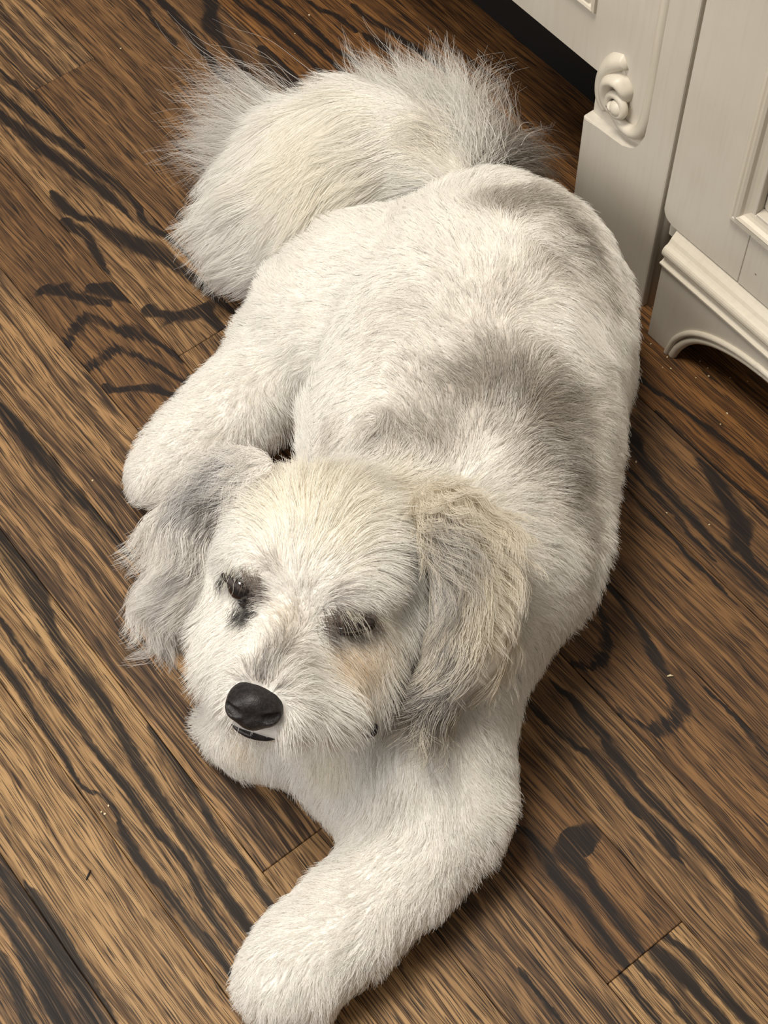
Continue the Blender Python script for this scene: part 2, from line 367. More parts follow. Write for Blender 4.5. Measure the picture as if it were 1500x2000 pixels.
CAB_ROT = math.atan2(-UV[1], -UV[0])          # local x = towards the door end, local y = into the cabinet
def cab_root(name, t, s):
    return empty(name, tn(t, s), CAB_ROT)

# --- raised drawer cabinet with carved corner leg
TA, SA = 0.600, 0.698
def A(t, s, z): return (TA - t, s - SA, z)
cabA = cab_root('drawer_cabinet', TA, SA)
tag(cabA, 'antique white raised drawer cabinet on a carved corner leg, dark gap beneath', 'cabinet')
# leg: thick lower block and right stile around a sunk field
field = [(.6485, 0), (.5512, 0), (.5512, .80), (.5798, .80), (.5797, .2036), (.5806, .1860), (.5830, .1735), (.5875, .1655),
         (.5935, .1608), (.602, .1588), (.6125, .1576), (.6307, .1560), (.6485, .1552)]
bm = bmesh.new(); bm_prism(bm, [(TA - t, z) for t, z in field], -0.003, 0.008, 0.0018, 2)
leg = from_bm('leg', bm, PAINT, cabA)
bm = bmesh.new(); bm_box(bm, TA - .6480, TA - .5520, .0065, .062, 0, .80, .0015, 1)
from_bm('leg_core', bm, PAINT, leg)
bm = bmesh.new(); bm_tube(bm, [A(.5500, SA + .009, z) for z in (0, .2, .5, .80)], .0052, 14)
from_bm('corner_bead', bm, PAINT, leg, True)
bm = bmesh.new(); bm_box(bm, TA - .5512, TA - .5450, .014, .05, 0, .80)
from_bm('leg_rebate', bm, PAINT, leg)
# moulding that runs down the stile, turns and ends in the scroll
bead = smooth_path([A(t + .0022, SA + .0030, z + .0012) for t, z in [(.5842, .80), (.5842, .5), (.5838, .3177), (.5837, .2743), (.5833, .2464), (.5833, .2188), (.5846, .1950), (.5885, .1800), (.5955, .1722), (.6050, .1702), (.6130, .1722), (.6200, .1765), (.6245, .183)]], 5)
bm = bmesh.new(); bm_tube(bm, bead, [.0056] * (len(bead) - 20) + list(np.linspace(.0056, .0034, 20)), 12)
from_bm('bead_moulding', bm, CREAM, leg, True)

def relief(name, poly, y_back, y_front, mat, parent, dome=0.0, rim=0.003, rings=5):
    """carved plate: outline pulled in ring by ring while it rises towards the front"""
    P = np.array([(p[0], p[1]) for p in poly]); cen = P.mean(0)
    bm = bmesh.new(); loops = []
    for k in range(rings + 1):
        a = k / rings; sc = 1 - 0.9 * (1 - math.cos(a * math.pi / 2)); hgt = math.sin(a * math.pi / 2)
        y = y_back + (y_front - y_back) * hgt
        loops.append([bm.verts.new((cen[0] + (q[0] - cen[0]) * sc, y, cen[1] + (q[1] - cen[1]) * sc)) for q in P])
    n_ = len(P)
    base = [bm.verts.new((q[0], y_back + 0.006, q[1])) for q in P]
    loops = [base] + loops
    for a, b in zip(loops[:-1], loops[1:]):
        for i in range(n_): bm.faces.new((a[i], a[(i + 1) % n_], b[(i + 1) % n_], b[i]))
    bm.faces.new(loops[-1]); bm.faces.new(base[::-1])
    return from_bm(name, bm, mat, parent, True)

def crest(name, spine, hw, h, y_base, mat, parent):
    """leaf-like carved band: a spine with half widths hw and crest heights h, rising from y_base towards the front"""
    S = smooth_path([(TA - t, 0, z) for t, z in spine], 5); k = len(S)
    hw = np.interp(np.linspace(0, 1, k), np.linspace(0, 1, len(hw)), hw); h = np.interp(np.linspace(0, 1, k), np.linspace(0, 1, len(h)), h)
    bm = bmesh.new(); rows = []
    for i in range(k):
        d = S[min(i + 1, k - 1)] - S[max(i - 1, 0)]; d = d / np.linalg.norm(d); nn = np.array([-d[2], 0, d[0]])
        row = []
        for q in np.linspace(-1, 1, 9):
            row.append(bm.verts.new(tuple(S[i] + nn * hw[i] * q + np.array([0, y_base - h[i] * (1 - abs(q) ** 2.6), 0]))))
        for q in (1, -1):
            row.append(bm.verts.new(tuple(S[i] + nn * hw[i] * q + np.array([0, y_base + 0.006, 0]))))
        rows.append(row)
    m_ = 11
    for a, b in zip(rows[:-1], rows[1:]):
        for j in range(m_): bm.faces.new((a[j], a[(j + 1) % m_], b[(j + 1) % m_], b[j]))
    bm.faces.new(rows[0]); bm.faces.new(rows[-1][::-1])
    return from_bm(name, bm, mat, parent, True)

# backing that carries the scroll beyond the leg's edge
bm = bmesh.new()
back = [(.6220, .2340), (.6320, .2250), (.6425, .2120), (.6468, .1950), (.6465, .1780), (.6420, .1680), (.6300, .1600), (.6120, .1640), (.6060, .1900), (.6150, .2100)]
bm_prism(bm, [(TA - t, z) for t, z in back], .006, .03, .001, 1)
scroll = from_bm('scroll_carving', bm, CREAM, cabA)
crest('leaf', [(.6195, .2290), (.6290, .2220), (.6372, .2090), (.6405, .1930), (.6390, .1780), (.6330, .1690)], [.0070, .0088, .0082, .0072, .0062, .0040], [.006, .0085, .009, .008, .007, .005], .0075, CREAM, scroll)
crest('leaf', [(.6115, .1960), (.6130, .2060), (.6210, .2110), (.6300, .2050), (.6330, .1930), (.6300, .1810), (.6225, .1745)], [.0030, .0058, .0066, .0068, .0066, .0060, .0040], [.006, .010, .012, .012, .011, .009, .006], .0065, CREAM, scroll)
spi = []
for i in range(44):
    a = i / 43.0; ang = math.radians(215 - 400 * a); rad = .0125 * (1 - a) + .0030 * a
    spi.append(A(.6160 - rad * math.cos(ang), SA + .0015 - .004 * a, .1885 + rad * math.sin(ang)))
bm = bmesh.new(); bm_tube(bm, spi, list(np.linspace(.0030, .0046, 44)), 10)
from_bm('volute', bm, CREAM, scroll, True)
bm = bmesh.new(); bmesh.ops.create_uvsphere(bm, u_segments=16, v_segments=10, radius=1.0, matrix=Matrix.Translation(A(.6150, SA - .001, .1885)) @ Matrix.Diagonal((.0072, .0060, .0072, 1)))
from_bm('volute_eye', bm, CREAM, scroll, True)

# drawer case behind the leg, raised clear of the floor
bm = bmesh.new(); bm_box(bm, TA - 1.60, TA - .5900, .0068, .024, .1972, .80, .0012, 1)
front = from_bm('drawer_front', bm, PAINT, cabA)
bm = bmesh.new(); bm_box(bm, TA - 1.60, TA - .5530, .0235, .56, .1985, .80)
from_bm('case', bm, PAINT, cabA)
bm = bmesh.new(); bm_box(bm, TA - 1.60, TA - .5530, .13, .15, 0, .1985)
from_bm('gap_shade_board', bm, SHADOWY, cabA)  # added board, coloured near-black to deepen the shade under the drawers
bm = bmesh.new(); bm_box(bm, TA - 1.60, TA - 1.50, .0070, .06, 0, .1972, .0015, 1)
from_bm('leg', bm, PAINT, cabA)

def frame_moulding(name, t0, t1, z0, z1, prof, mat, parent, fn, open_far=False):
    """picture-frame moulding; prof = (inset, y) pairs from the outside rim inwards"""
    bm = bmesh.new(); loops = []
    for ins, y in prof:
        loops.append([bm.verts.new(fn(a, y, b)) for a, b in ((t0 - ins, z0 + ins), (t1 + ins, z0 + ins), (t1 + ins, z1 - ins), (t0 - ins, z1 - ins))])
    for a, b in zip(loops[:-1], loops[1:]):
        for i in range(4): bm.faces.new((a[i], a[(i + 1) % 4], b[(i + 1) % 4], b[i]))
    return from_bm(name, bm, mat, parent)
frame_moulding('drawer_moulding', 1.18, .6580, .2516, .50, [(0, .0075), (0, .0040), (.0015, .0030), (.0035, .0038), (.0045, .0058), (.0060, .0060), (.0075, .0040), (.0095, .0040), (.0115, .0075)], CREAM, front, lambda t, y, z: (TA - t, y, z))
# frame_moulding takes t0 > t1 mirrored; the far drawer edge lies outside the photograph

# --- door cabinet with bracket-foot base
TB, SB = 0.527, 0.690
cabB = cab_root('door_cabinet', TB, SB)
tag(cabB, 'antique white cabinet with framed door above an arched bracket-foot base', 'cabinet')
def Bp(t, s, z): return (TB - t, s - SB, z)
bm = bmesh.new(); bm_box(bm, TB - .5435, TB + .62, .012, .55, .100, .80)
from_bm('case', bm, PAINT, cabB)
arch = [(.5030, 0.0), (.5016, .0080), (.4986, .0217), (.4940, .0320), (.4898, .0392), (.4840, .0468), (.4775, .0532), (.4680, .0600), (.4566, .0660), (.4430, .0710), (.4292, .0744), (.4150, .0764), (.4012, .0774)]
far = [(.30, .0790), (.10, .0790)]
arch_all = arch + far + [(0.0 - (a - .40), z) for a, z in arch[::-1]]
outline = [(.5268, 0.0)] + arch_all + [(-.62, 0.0), (-.62, .0955), (.5268, .0955)]
bm = bmesh.new(); bm_prism(bm, [(TB - t, z) for t, z in outline], -.010, .012, .0006, 1)
base = from_bm('bracket_base', bm, PAINT, cabB)
bm = bmesh.new(); bm_box(bm, TB - .5268, TB - .5010, .0115, .06, 0, .0955)
from_bm('foot_block', bm, PAINT, base)
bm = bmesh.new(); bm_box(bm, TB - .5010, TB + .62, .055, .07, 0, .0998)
from_bm('arch_shade_board', bm, SHADOWY, cabB)  # added board, its black colour paints the shade behind the arch
ap = smooth_path([Bp(t - .0012, SB - .0108, z - .0005) for t, z in arch + far], 4)
bm = bmesh.new(); bm_tube(bm, ap, .0028, 10)
from_bm('arch_bead', bm, CREAM, base, True)
ap = smooth_path([Bp(t - .0062, SB - .0085, max(z - .0052, -.0005) if i > 1 else .0005 + i * .006) for i, (t, z) in enumerate(arch + far)], 4)
bm = bmesh.new(); bm_tube(bm, ap, .0042, 10)
from_bm('arch_lip', bm, CREAM, base, True)
# moulding between base and door: fillet, cove, round, hollow
prof = [(.012, .0950), (-.0118, .0950), (-.0128, .0958), (-.0128, .0972), (-.0105, .0978), (-.0085, .0990), (-.0082, .1010), (-.0094, .1030)]
for i in range(9):
    a = math.radians(-60 + i * 150 / 8); prof.append((-.0075 - .0052 * math.cos(a), .1095 + .0062 * math.sin(a)))
prof += [(-.0058, .1175), (-.0040, .1205), (-.0012, .1235), (.0010, .1262), (.012, .1262)]
bm = bmesh.new(); L0 = [bm.verts.new((TB - .5275, y, z)) for y, z in prof]; L1 = [bm.verts.new((TB + .62, y, z)) for y, z in prof]
for i in range(len(prof)):
    j = (i + 1) % len(prof); bm.faces.new((L0[i], L0[j], L1[j], L1[i]))
bm.faces.new(L0[::-1]); bm.faces.new(L1)
from_bm('base_moulding', bm, CREAM, base)
# door: left stile with rounded corner, bottom rail, panel, applied moulding
door = empty('door', (0, 0, 0)); door.parent = cabB
corner = [(.5435 - .011 * (1 - math.cos(a)), .1280 + .011 * (1 - math.sin(a))) for a in [math.radians(90 * i / 8) for i in range(9)]]
stile = [(.4588, .1280)] + corner[::-1] + [(.5435, .78), (.4588, .78)]
bm = bmesh.new(); bm_prism(bm, [(TB - t, z) for t, z in stile], 0.0, .0118, .0008, 2)
from_bm('stile', bm, PAINT, door)
bm = bmesh.new(); bm_box(bm, TB - .4584, TB - .10, 0.0, .0118, .1280, .2075, .0005, 1)
from_bm('rail', bm, PAINT, door)
bm = bmesh.new(); bm_box(bm, TB - .4584, TB - .10, 0.0, .0118, .70, .78, .0005, 1)
from_bm('rail', bm, PAINT, door)
bm = bmesh.new(); bm_box(bm, TB - .0996, TB - .015, 0.0, .0118, .1280, .78, .0008, 1)
from_bm('stile', bm, PAINT, door)
bm = bmesh.new(); bm_box(bm, TB - .4570, TB - .1010, .0075, .0119, .2085, .699)
from_bm('panel', bm, PAINT, door)
frame_moulding('panel_moulding', .4805, .0780, .1870, .7220, [(0, .0005), (0, -.0022), (.0018, -.0042), (.0042, -.0042), (.0060, -.0030), (.0068, -.0052), (.0090, -.0062), (.0112, -.0050), (.0125, -.0020), (.0150, -.0008), (.0180, .0000), (.0195, .0040), (.0205, .0078)], CREAM, door, lambda t, y, z: (TB - t, y, z))
frame_moulding('panel_bevel', .4580, .1005, .2095, .6995, [(0, .0076), (.004, .0072), (.006, .0050), (.010, .0048), (.028, .0058), (.030, .0076)], PAINT, door, lambda t, y, z: (TB - t, y, z))

# ---------------------------------------------------------------- the dog
def at(px, py, z):
    """point at height z on the sight line through photo pixel (px, py)"""
    d = FW + (px - 750) / FPX * RT - (py - 1000) / FPX * UP
    return CAM + d * ((z - CAM_H) / d[2])
def pxm(P):
    """metres per pixel at P"""
    return float(np.dot(P - CAM, FW)) / FPX

class Field:
    """signed distance grid, grown by smooth unions"""
    def __init__(s, lo, hi, h):
        s.lo = np.array(lo, float); s.h = h
        s.n = np.ceil((np.array(hi) - s.lo) / h).astype(int) + 1
        ax = [s.lo[i] + h * np.arange(s.n[i]) for i in range(3)]
        s.X, s.Y, s.Z = np.meshgrid(*ax, indexing='ij')
        s.D = np.full(s.X.shape, 0.5)
    def _win(s, lo, hi):
        a = np.clip(np.floor((lo - s.lo) / s.h).astype(int), 0, s.n - 1); b = np.clip(np.ceil((hi - s.lo) / s.h).astype(int) + 1, 1, s.n)
        return tuple(slice(int(p), int(q)) for p, q in zip(a, b))
    def _join(s, w, d, k, cut=False):
        D = s.D[w]
        if cut:
            hh = np.clip(0.5 - 0.5 * (D + d) / k, 0, 1); s.D[w] = D * (1 - hh) + (-d) * hh + k * hh * (1 - hh)
        else:
            hh = np.clip(0.5 + 0.5 * (D - d) / k, 0, 1); s.D[w] = D * (1 - hh) + d * hh - k * hh * (1 - hh)
    def cone(s, a, ra, b, rb, k=0.02, cut=False):
        a = np.array(a, float); b = np.array(b, float); m = max(ra, rb) + 0.09
        w = s._win(np.minimum(a, b) - m, np.maximum(a, b) + m)
        P = np.stack((s.X[w], s.Y[w], s.Z[w]), -1) - a; ab = b - a; L = float(ab @ ab) + 1e-12
        t = np.clip((P @ ab) / L, 0, 1)
        d = np.linalg.norm(P - t[..., None] * ab, axis=-1) - (ra + (rb - ra) * t)
        s._join(w, d, k, cut)
    def ell(s, c, R, r, k=0.02, cut=False):
        """ellipsoid: centre c, axes = rows of R, radii r"""
        c = np.array(c, float); m = max(r) + 0.09; w = s._win(c - m, c + m)
        P = np.stack((s.X[w], s.Y[w], s.Z[w]), -1) - c; Q = P @ np.array(R).T; r = np.array(r)
        k0 = np.linalg.norm(Q / r, axis=-1); k1 = np.linalg.norm(Q / r ** 2, axis=-1) + 1e-9
        d = k0 * (k0 - 1) / k1; d = np.where(k0 < 1e-3, -min(r), d)
        s._join(w, d, k, cut)
    def mesh(s):
        """naive surface nets -> verts, quads"""
        D = s.D; nx, ny, nz = D.shape; ins = D < 0
        c = np.zeros((nx - 1, ny - 1, nz - 1), int)
        for i in (0, 1):
            for j in (0, 1):
                for k in (0, 1): c += ins[i:nx - 1 + i, j:ny - 1 + j, k:nz - 1 + k]
        act = (c > 0) & (c < 8); idx = np.argwhere(act); ids = np.full(act.shape, -1); ids[act] = np.arange(len(idx))
        acc = np.zeros((len(idx), 3)); cnt = np.zeros(len(idx))
        cor = [(i, j, k) for i in (0, 1) for j in (0, 1) for k in (0, 1)]
        for a in cor:
            for axis in range(3):
                if a[axis]: continue
                b = list(a); b[axis] = 1
                da = D[idx[:, 0] + a[0], idx[:, 1] + a[1], idx[:, 2] + a[2]]; db = D[idx[:, 0] + b[0], idx[:, 1] + b[1], idx[:, 2] + b[2]]
                x = (da < 0) != (db < 0); t = np.where(x, da / np.where(x, da - db, 1), 0)
                p = np.array(a, float)[None] + 0; p = np.repeat(p, len(idx), 0); p[:, axis] += t
                acc[x] += p[x]; cnt[x] += 1
        V = s.lo + (idx + acc / cnt[:, None]) * s.h
        quads = []
        for axis in range(3):
            o1, o2 = [q for q in range(3) if q != axis]
            sl0 = [slice(None)] * 3; sl1 = [slice(None)] * 3; sl0[axis] = slice(0, -1); sl1[axis] = slice(1, None)
            A_, B_ = ins[tuple(sl0)], ins[tuple(sl1)]; e = np.argwhere(A_ != B_)
            e = e[(e[:, o1] > 0) & (e[:, o2] > 0) & (e[:, o1] < D.shape[o1] - 1) & (e[:, o2] < D.shape[o2] - 1)]
            flip = A_[e[:, 0], e[:, 1], e[:, 2]]
            def cell(d1, d2):
                q = e.copy(); q[:, o1] += d1; q[:, o2] += d2; return ids[q[:, 0], q[:, 1], q[:, 2]]
            q = np.stack((cell(-1, -1), cell(0, -1), cell(0, 0), cell(-1, 0)), 1)
            if axis == 1: flip = ~flip
            q[~flip] = q[~flip][:, ::-1]; quads.append(q)
        Q = np.concatenate(quads); Q = Q[(Q >= 0).all(1)]
        return V, Q

class Skin:
    """a mesh with the numpy copies that fur needs"""
    def __init__(s, V, Q):
        s.V, s.Q = V, Q
        s.T = np.concatenate((Q[:, [0, 1, 2]], Q[:, [0, 2, 3]]))
        a, b, c = V[s.T[:, 0]], V[s.T[:, 1]], V[s.T[:, 2]]
        fn = np.cross(b - a, c - a); s.area = 0.5 * np.linalg.norm(fn, axis=1)
        vn = np.zeros_like(V)
        for i in range(3): np.add.at(vn, s.T[:, i], fn)
        s.N = vn / (np.linalg.norm(vn, axis=1)[:, None] + 1e-12)
        s.bvh = BVHTree.FromPolygons(V.tolist(), Q.tolist())
    def smooth(s, it=2):
        V = s.V.copy()
        E = np.concatenate([s.Q[:, [i, (i + 1) % 4]] for i in range(4)])
        for _ in range(it):
            a = np.zeros_like(V); c = np.zeros(len(V))
            np.add.at(a, E[:, 0], V[E[:, 1]]); np.add.at(c, E[:, 0], 1)
            V = 0.5 * V + 0.5 * a / np.maximum(c, 1)[:, None]
        return Skin(V, s.Q)
    def hit(s, px, py):
        d = FW + (px - 750) / FPX * RT - (py - 1000) / FPX * UP; d = d / np.linalg.norm(d)
        loc, nor, i, dist = s.bvh.ray_cast(Vector(CAM), Vector(d))
        if loc is None:
            P = CAM + d * 1.05
            for z in np.linspace(0.25, 0.0, 26):
                P = at(px, py, z); q = s.bvh.find_nearest(Vector(P))
                if q[0] is not None and (np.array(q[0]) - P) @ (np.array(q[0]) - P) < 0.03 ** 2: return np.array(q[0]), np.array(q[1])
            q = s.bvh.find_nearest(Vector(P)); return np.array(q[0]), np.array(q[1])
        return np.array(loc), np.array(nor)
    def scatter(s, dens, weight=None):
        wgt = s.area.copy()
        if weight is not None: wgt = wgt * weight(s.V[s.T].mean(1))
        n = int(dens * wgt.sum()); f = RNG.choice(len(wgt), n, p=wgt / wgt.sum())
        r1 = np.sqrt(RNG.random(n)); r2 = RNG.random(n); w = np.stack((1 - r1, r1 * (1 - r2), r1 * r2), 1)
        tri = s.T[f]; P = np.einsum('ij,ijk->ik', w, s.V[tri]); N = np.einsum('ij,ijk->ik', w, s.N[tri])
        return P, N / np.linalg.norm(N, axis=1)[:, None]
    def obj(s, name, mat, parent, colours=None):
        me = bpy.data.meshes.new(name); me.from_pydata(s.V.tolist(), [], s.Q.tolist()); me.update()
        if colours is not None:
            a = me.attributes.new('fur_color', 'FLOAT_COLOR', 'POINT')
            a.data.foreach_set('color', np.concatenate((colours, np.ones((len(colours), 1))), 1).astype(np.float32).ravel())
        return link(name, me, mat, parent, True)

def fur_material(name, dif=0.72, gloss=0.10):
    m = bpy.data.materials.new(name); g = NT(m)
    a = g.n('ShaderNodeAttribute', attribute_name='fur_color')
    d = g.n('ShaderNodeBsdfDiffuse'); g.l(a.outputs['Color'], d.inputs['Color'])
    t = g.n('ShaderNodeBsdfTranslucent'); g.l(a.outputs['Color'], t.inputs['Color'])
    mx = g.n('ShaderNodeMixShader'); mx.inputs[0].default_value = 1 - dif; g.l(d.outputs[0], mx.inputs[1]); g.l(t.outputs[0], mx.inputs[2])
    h = g.n('ShaderNodeBsdfHair', component='Reflection'); h.inputs['Color'].default_value = (1, 0.98, 0.95, 1)
    h.inputs['RoughnessU'].default_value = 0.35; h.inputs['RoughnessV'].default_value = 0.6
    m2 = g.n('ShaderNodeMixShader'); m2.inputs[0].default_value = gloss; g.l(mx.outputs[0], m2.inputs[1]); g.l(h.outputs[0], m2.inputs[2])
    g.l(m2.outputs[0], g.out.inputs[0]); return m
def skin_material(name):
    m = bpy.data.materials.new(name); g = NT(m); a = g.n('ShaderNodeAttribute', attribute_name='fur_color')
    tc = g.n('ShaderNodeTexCoord'); nz = g.noise(tc.outputs['Object'], 240.0, 1)
    b = g.n('ShaderNodeBsdfPrincipled'); g.l(g.mix(g.step(nz, 0.4, 0.7, 0.0, 0.25), a.outputs['Color'], col(190, 172, 160)), b.inputs['Base Color'])
    b.inputs['Roughness'].default_value = 0.9; b.inputs['Specular IOR Level'].default_value = 0.1
    g.l(b.outputs[0], g.out.inputs[0]); return m
FUR = fur_material('white_grey_fur'); UNDER = skin_material('undercoat')
def solid(name, c1, c2, rough, scale=300.0, spec=0.5, coat=0.0):
    m = bpy.data.materials.new(name); g = NT(m); tc = g.n('ShaderNodeTexCoord')
    b = g.n('ShaderNodeBsdfPrincipled'); nz = g.noise(tc.outputs['Object'], scale, 2)
    g.l(g.mix(g.step(nz, 0.35, 0.65), c1, c2), b.inputs['Base Color'])
    bp = g.n('ShaderNodeBump'); bp.inputs['Strength'].default_value = 0.25; bp.inputs['Distance'].default_value = 0.0006
    vo = g.n('ShaderNodeTexVoronoi'); vo.inputs['Scale'].default_value = scale * 2.4; g.l(tc.outputs['Object'], vo.inputs['Vector'])
    if coat == 0.0:
        g.l(vo.outputs['Distance'], bp.inputs['Height']); g.l(bp.outputs[0], b.inputs['Normal'])
    b.inputs['Roughness'].default_value = rough; b.inputs['Specular IOR Level'].default_value = spec; b.inputs['Coat Weight'].default_value = coat
    g.l(b.outputs[0], g.out.inputs[0]); return m
NOSE = solid('black_nose', col(26, 24, 25), col(44, 40, 40), 0.5, 420.0, 0.45)
EYE = solid('dark_brown_eye', col(14, 10, 9), col(24, 16, 13), 0.06, 90.0, 0.6, 1.0)
LID = solid('dark_eyelid', col(36, 29, 28), col(54, 44, 41), 0.55, 300.0, 0.4)
LIP = solid('black_lip', col(24, 21, 22), col(46, 40, 41), 0.4, 300.0, 0.5)

# ---- head frame: x to the dog's left (picture right), u up, f out of the face
EM = at(582, 1184, 0.240)
cv = (CAM - EM) / np.linalg.norm(CAM - EM)
ri = RT - (RT @ cv) * cv; ri /= np.linalg.norm(ri); upi = np.cross(cv, ri)
e0 = 0.966 * ri - 0.257 * upi; p0 = 0.257 * ri + 0.966 * upi
PSI, PHI = math.radians(9), math.radians(36)
HX = math.cos(PSI) * e0 + math.sin(PSI) * cv
f0 = math.cos(PSI) * cv - math.sin(PSI) * e0
HF = math.cos(PHI) * f0 - math.sin(PHI) * p0
HU = math.cos(PHI) * p0 + math.sin(PHI) * f0
HR = np.stack((HX, HU, HF))
def hd(x, u_, f_):
    return EM + (HX * x + HU * u_ + HF * f_) * 0.00096
def hpx(px, py, f_):
    """point on the sight line through a photo pixel, f_ mm in front of the eye plane"""
    d = FW + (px - 750) / FPX * RT - (py - 1000) / FPX * UP
    return CAM + d * (((EM + HF * f_ * 0.001 - CAM) @ HF) / (d @ HF))

def S(px, py, z, rpx):
    P = at(px, py, z); return P, rpx * pxm(P)
F = Field((-0.36, 0.20, -0.02), (0.33, 1.16, 0.33), 0.0048)
def chain(pts, k=0.03, fld=None):
    q = [S(*p) for p in pts]
    for (a, ra), (b, rb) in zip(q[:-1], q[1:]): (fld or F).cone(a, ra, b, rb, k)
# trunk, rump to chest
chain([(960, 520, .105, 175), (940, 610, .11, 232), (918, 750, .113, 266), (898, 900, .116, 276), (890, 1070, .105, 250), (830, 1255, .095, 168), (785, 1400, .080, 158)], .04)
chain([(1065, 560, .10, 118), (1085, 700, .10, 105)], .05)
chain([(790, 1430, .072, 165), (765, 1500, .068, 160)], .04)
# hind leg on the picture's left: thigh, shank, paw
chain([(720, 560, .10, 150), (640, 620, .085, 130), (560, 690, .06, 105)], .03)
chain([(560, 690, .055, 100), (470, 790, .05, 88), (370, 880, .045, 78), (310, 930, .035, 62)], .012)
# other hind leg tucked on the cabinet side
chain([(1060, 620, .09, 125), (1095, 760, .06, 98)], .04)
# front leg stretched towards the camera
chain([(860, 1430, .085, 110), (892, 1560, .062, 105)], .03)
chain([(880, 1590, .058, 105), (790, 1690, .052, 100), (680, 1800, .048, 94), (590, 1875, .045, 90)], .02)
chain([(590, 1880, .042, 92), (550, 1915, .038, 84)], .02)
for tx, ty in ((508, 1925), (530, 1957), (568, 1970), (605, 1962)):
    F.cone(at(560, 1910, .035), .022, at(tx, ty, .024), .0165, .008)
# other front leg folded under the chin
chain([(670, 1440, .07, 110), (560, 1420, .055, 92), (490, 1425, .045, 82)], .02)
for tx, ty in ((422, 1415), (445, 1450), (483, 1472), (525, 1476)):
    F.cone(at(485, 1428, .04), .02, at(tx, ty, .026), .016, .008)
# neck and head
F.cone(hd(0, -22, -85), .060, at(850, 1110, .13), .075, .02)
F.ell(hd(0, 4, -52), HR, (.063, .056, .060), .02)
F.ell(hd(0, 20, -24), HR, (.046, .036, .034), .02)
for sx in (-1, 1):
    F.cone(hd(sx * 42, -30, -38), .032, hd(sx * 30, -44, 0), .026, .02)
    F.cone(hd(sx * 30, 22, -8), .014, hd(sx * 44, 16, -16), .012, .015)
F.cone(hd(0, -20, -8), .030, hd(-2, -33, 48), .0225, .018)
for sx in (-1, 1):
    F.cone(hd(sx * 20, -46, 14), .028, hd(sx * 13, -47, 44), .0205, .012)
    F.cone(hd(sx * 36, -52, -22), .028, hd(sx * 24, -58, 8), .024, .015)
F.cone(hd(0, -58, -12), .028, hd(-1, -66, 28), .019, .015)
F.D = np.maximum(F.D, 0.004 - F.Z)
body = Skin(*F.mesh()).smooth(2)

# ears
def ear_skin(pts, out, thick):
    lo = np.min([S(*p)[0] for p in pts], 0) - 0.06; hi = np.max([S(*p)[0] for p in pts], 0) + 0.06
    f = Field(lo, hi, 0.0035)
    q = [S(*p) for p in pts]; out = out / np.linalg.norm(out)
    # squash space along the ear's outward normal
    c = q[len(q) // 2][0]
    G = np.stack((f.X, f.Y, f.Z), -1) - c; hgt = G @ out; G = G + (hgt * (1 / thick - 1))[..., None] * out + c
    qq = [(p + ((p - c) @ out) * (1 / thick - 1) * out, r) for p, r in q]
    D = np.full(f.X.shape, 1.0)
    for (a, ra), (b, rb) in zip(qq[:-1], qq[1:]):
        P = G - a; ab = b - a; t = np.clip((P @ ab) / (ab @ ab), 0, 1)
        d = np.linalg.norm(P - t[..., None] * ab, axis=-1) - (ra + (rb - ra) * t)
        h_ = np.clip(0.5 + 0.5 * (D - d) / 0.02, 0, 1); D = D * (1 - h_) + d * h_ - 0.02 * h_ * (1 - h_)
    f.D = D * thick
    return Skin(*f.mesh()).smooth(1)
ear_l = ear_skin([(505, 925, .258, 40), (460, 925, .252, 42), (405, 955, .242, 50), (355, 1045, .222, 56), (335, 1145, .195, 52), (330, 1215, .172, 36)], -0.55 * HX + cv, 0.42)
ear_r = ear_skin([(845, 985, .250, 45), (895, 1045, .244, 68), (925, 1145, .226, 74), (915, 1255, .200, 72), (860, 1350, .178, 58)], 0.5 * HX + cv, 0.42)

# tail core
FT = Field((-0.30, 0.84, 0.0), (0.16, 1.22, 0.26), 0.0048)
chain([(880, 335, .155, 36), (815, 290, .158, 58), (730, 285, .146, 92), (640, 345, .118, 122), (560, 415, .092, 116), (515, 465, .074, 84)], .03, FT)
FT.D = np.maximum(FT.D, 0.006 - FT.Z)
tail = Skin(*FT.mesh()).smooth(2)

# ---- fur
def smooth_noise(P, scale, seed, k=24):
    """vector noise from random plane waves, about -1..1"""
    r = np.random.default_rng(seed); W = r.normal(size=(k, 3)) * scale; ph = r.random((k, 3)) * 6.283
    A_ = P @ W.T
    return np.stack([np.sin(A_ + ph[:, i]).sum(1) for i in range(3)], 1) / math.sqrt(k / 2)

def guides(skin, rows):
    """rows: px, py, dx, dy (picture direction), length mm, lift -> positions, directions, lengths, lifts"""
    P, D, L, U = [], [], [], []
    for px, py, dx, dy, ln, lf in rows:
        p, n_ = skin.hit(px, py); d = dx * RT - dy * UP; d = d - (d @ n_) * n_
        P.append(p); D.append(d / (np.linalg.norm(d) + 1e-9)); L.append(ln * 0.001); U.append(lf)
    return np.array(P), np.array(D), np.array(L), np.array(U)

def comb(P, N, G, sig):
    gp, gd, gl, gu = G
    D = np.zeros_like(P); L = np.zeros(len(P)); U = np.zeros(len(P))
    for a in range(0, len(P), 20000):
        q = P[a:a + 20000]; d2 = ((q[:, None] - gp[None]) ** 2).sum(-1)
        m = d2.min(1, keepdims=True); w = np.exp(-(d2 - m) / (2 * sig ** 2))
        w /= w.sum(1, keepdims=True)
        D[a:a + 20000] = w @ gd; L[a:a + 20000] = w @ gl; U[a:a + 20000] = w @ gu
    D -= (D * N).sum(1)[:, None] * N
    D /= np.linalg.norm(D, axis=1)[:, None] + 1e-9
    return D, L, U

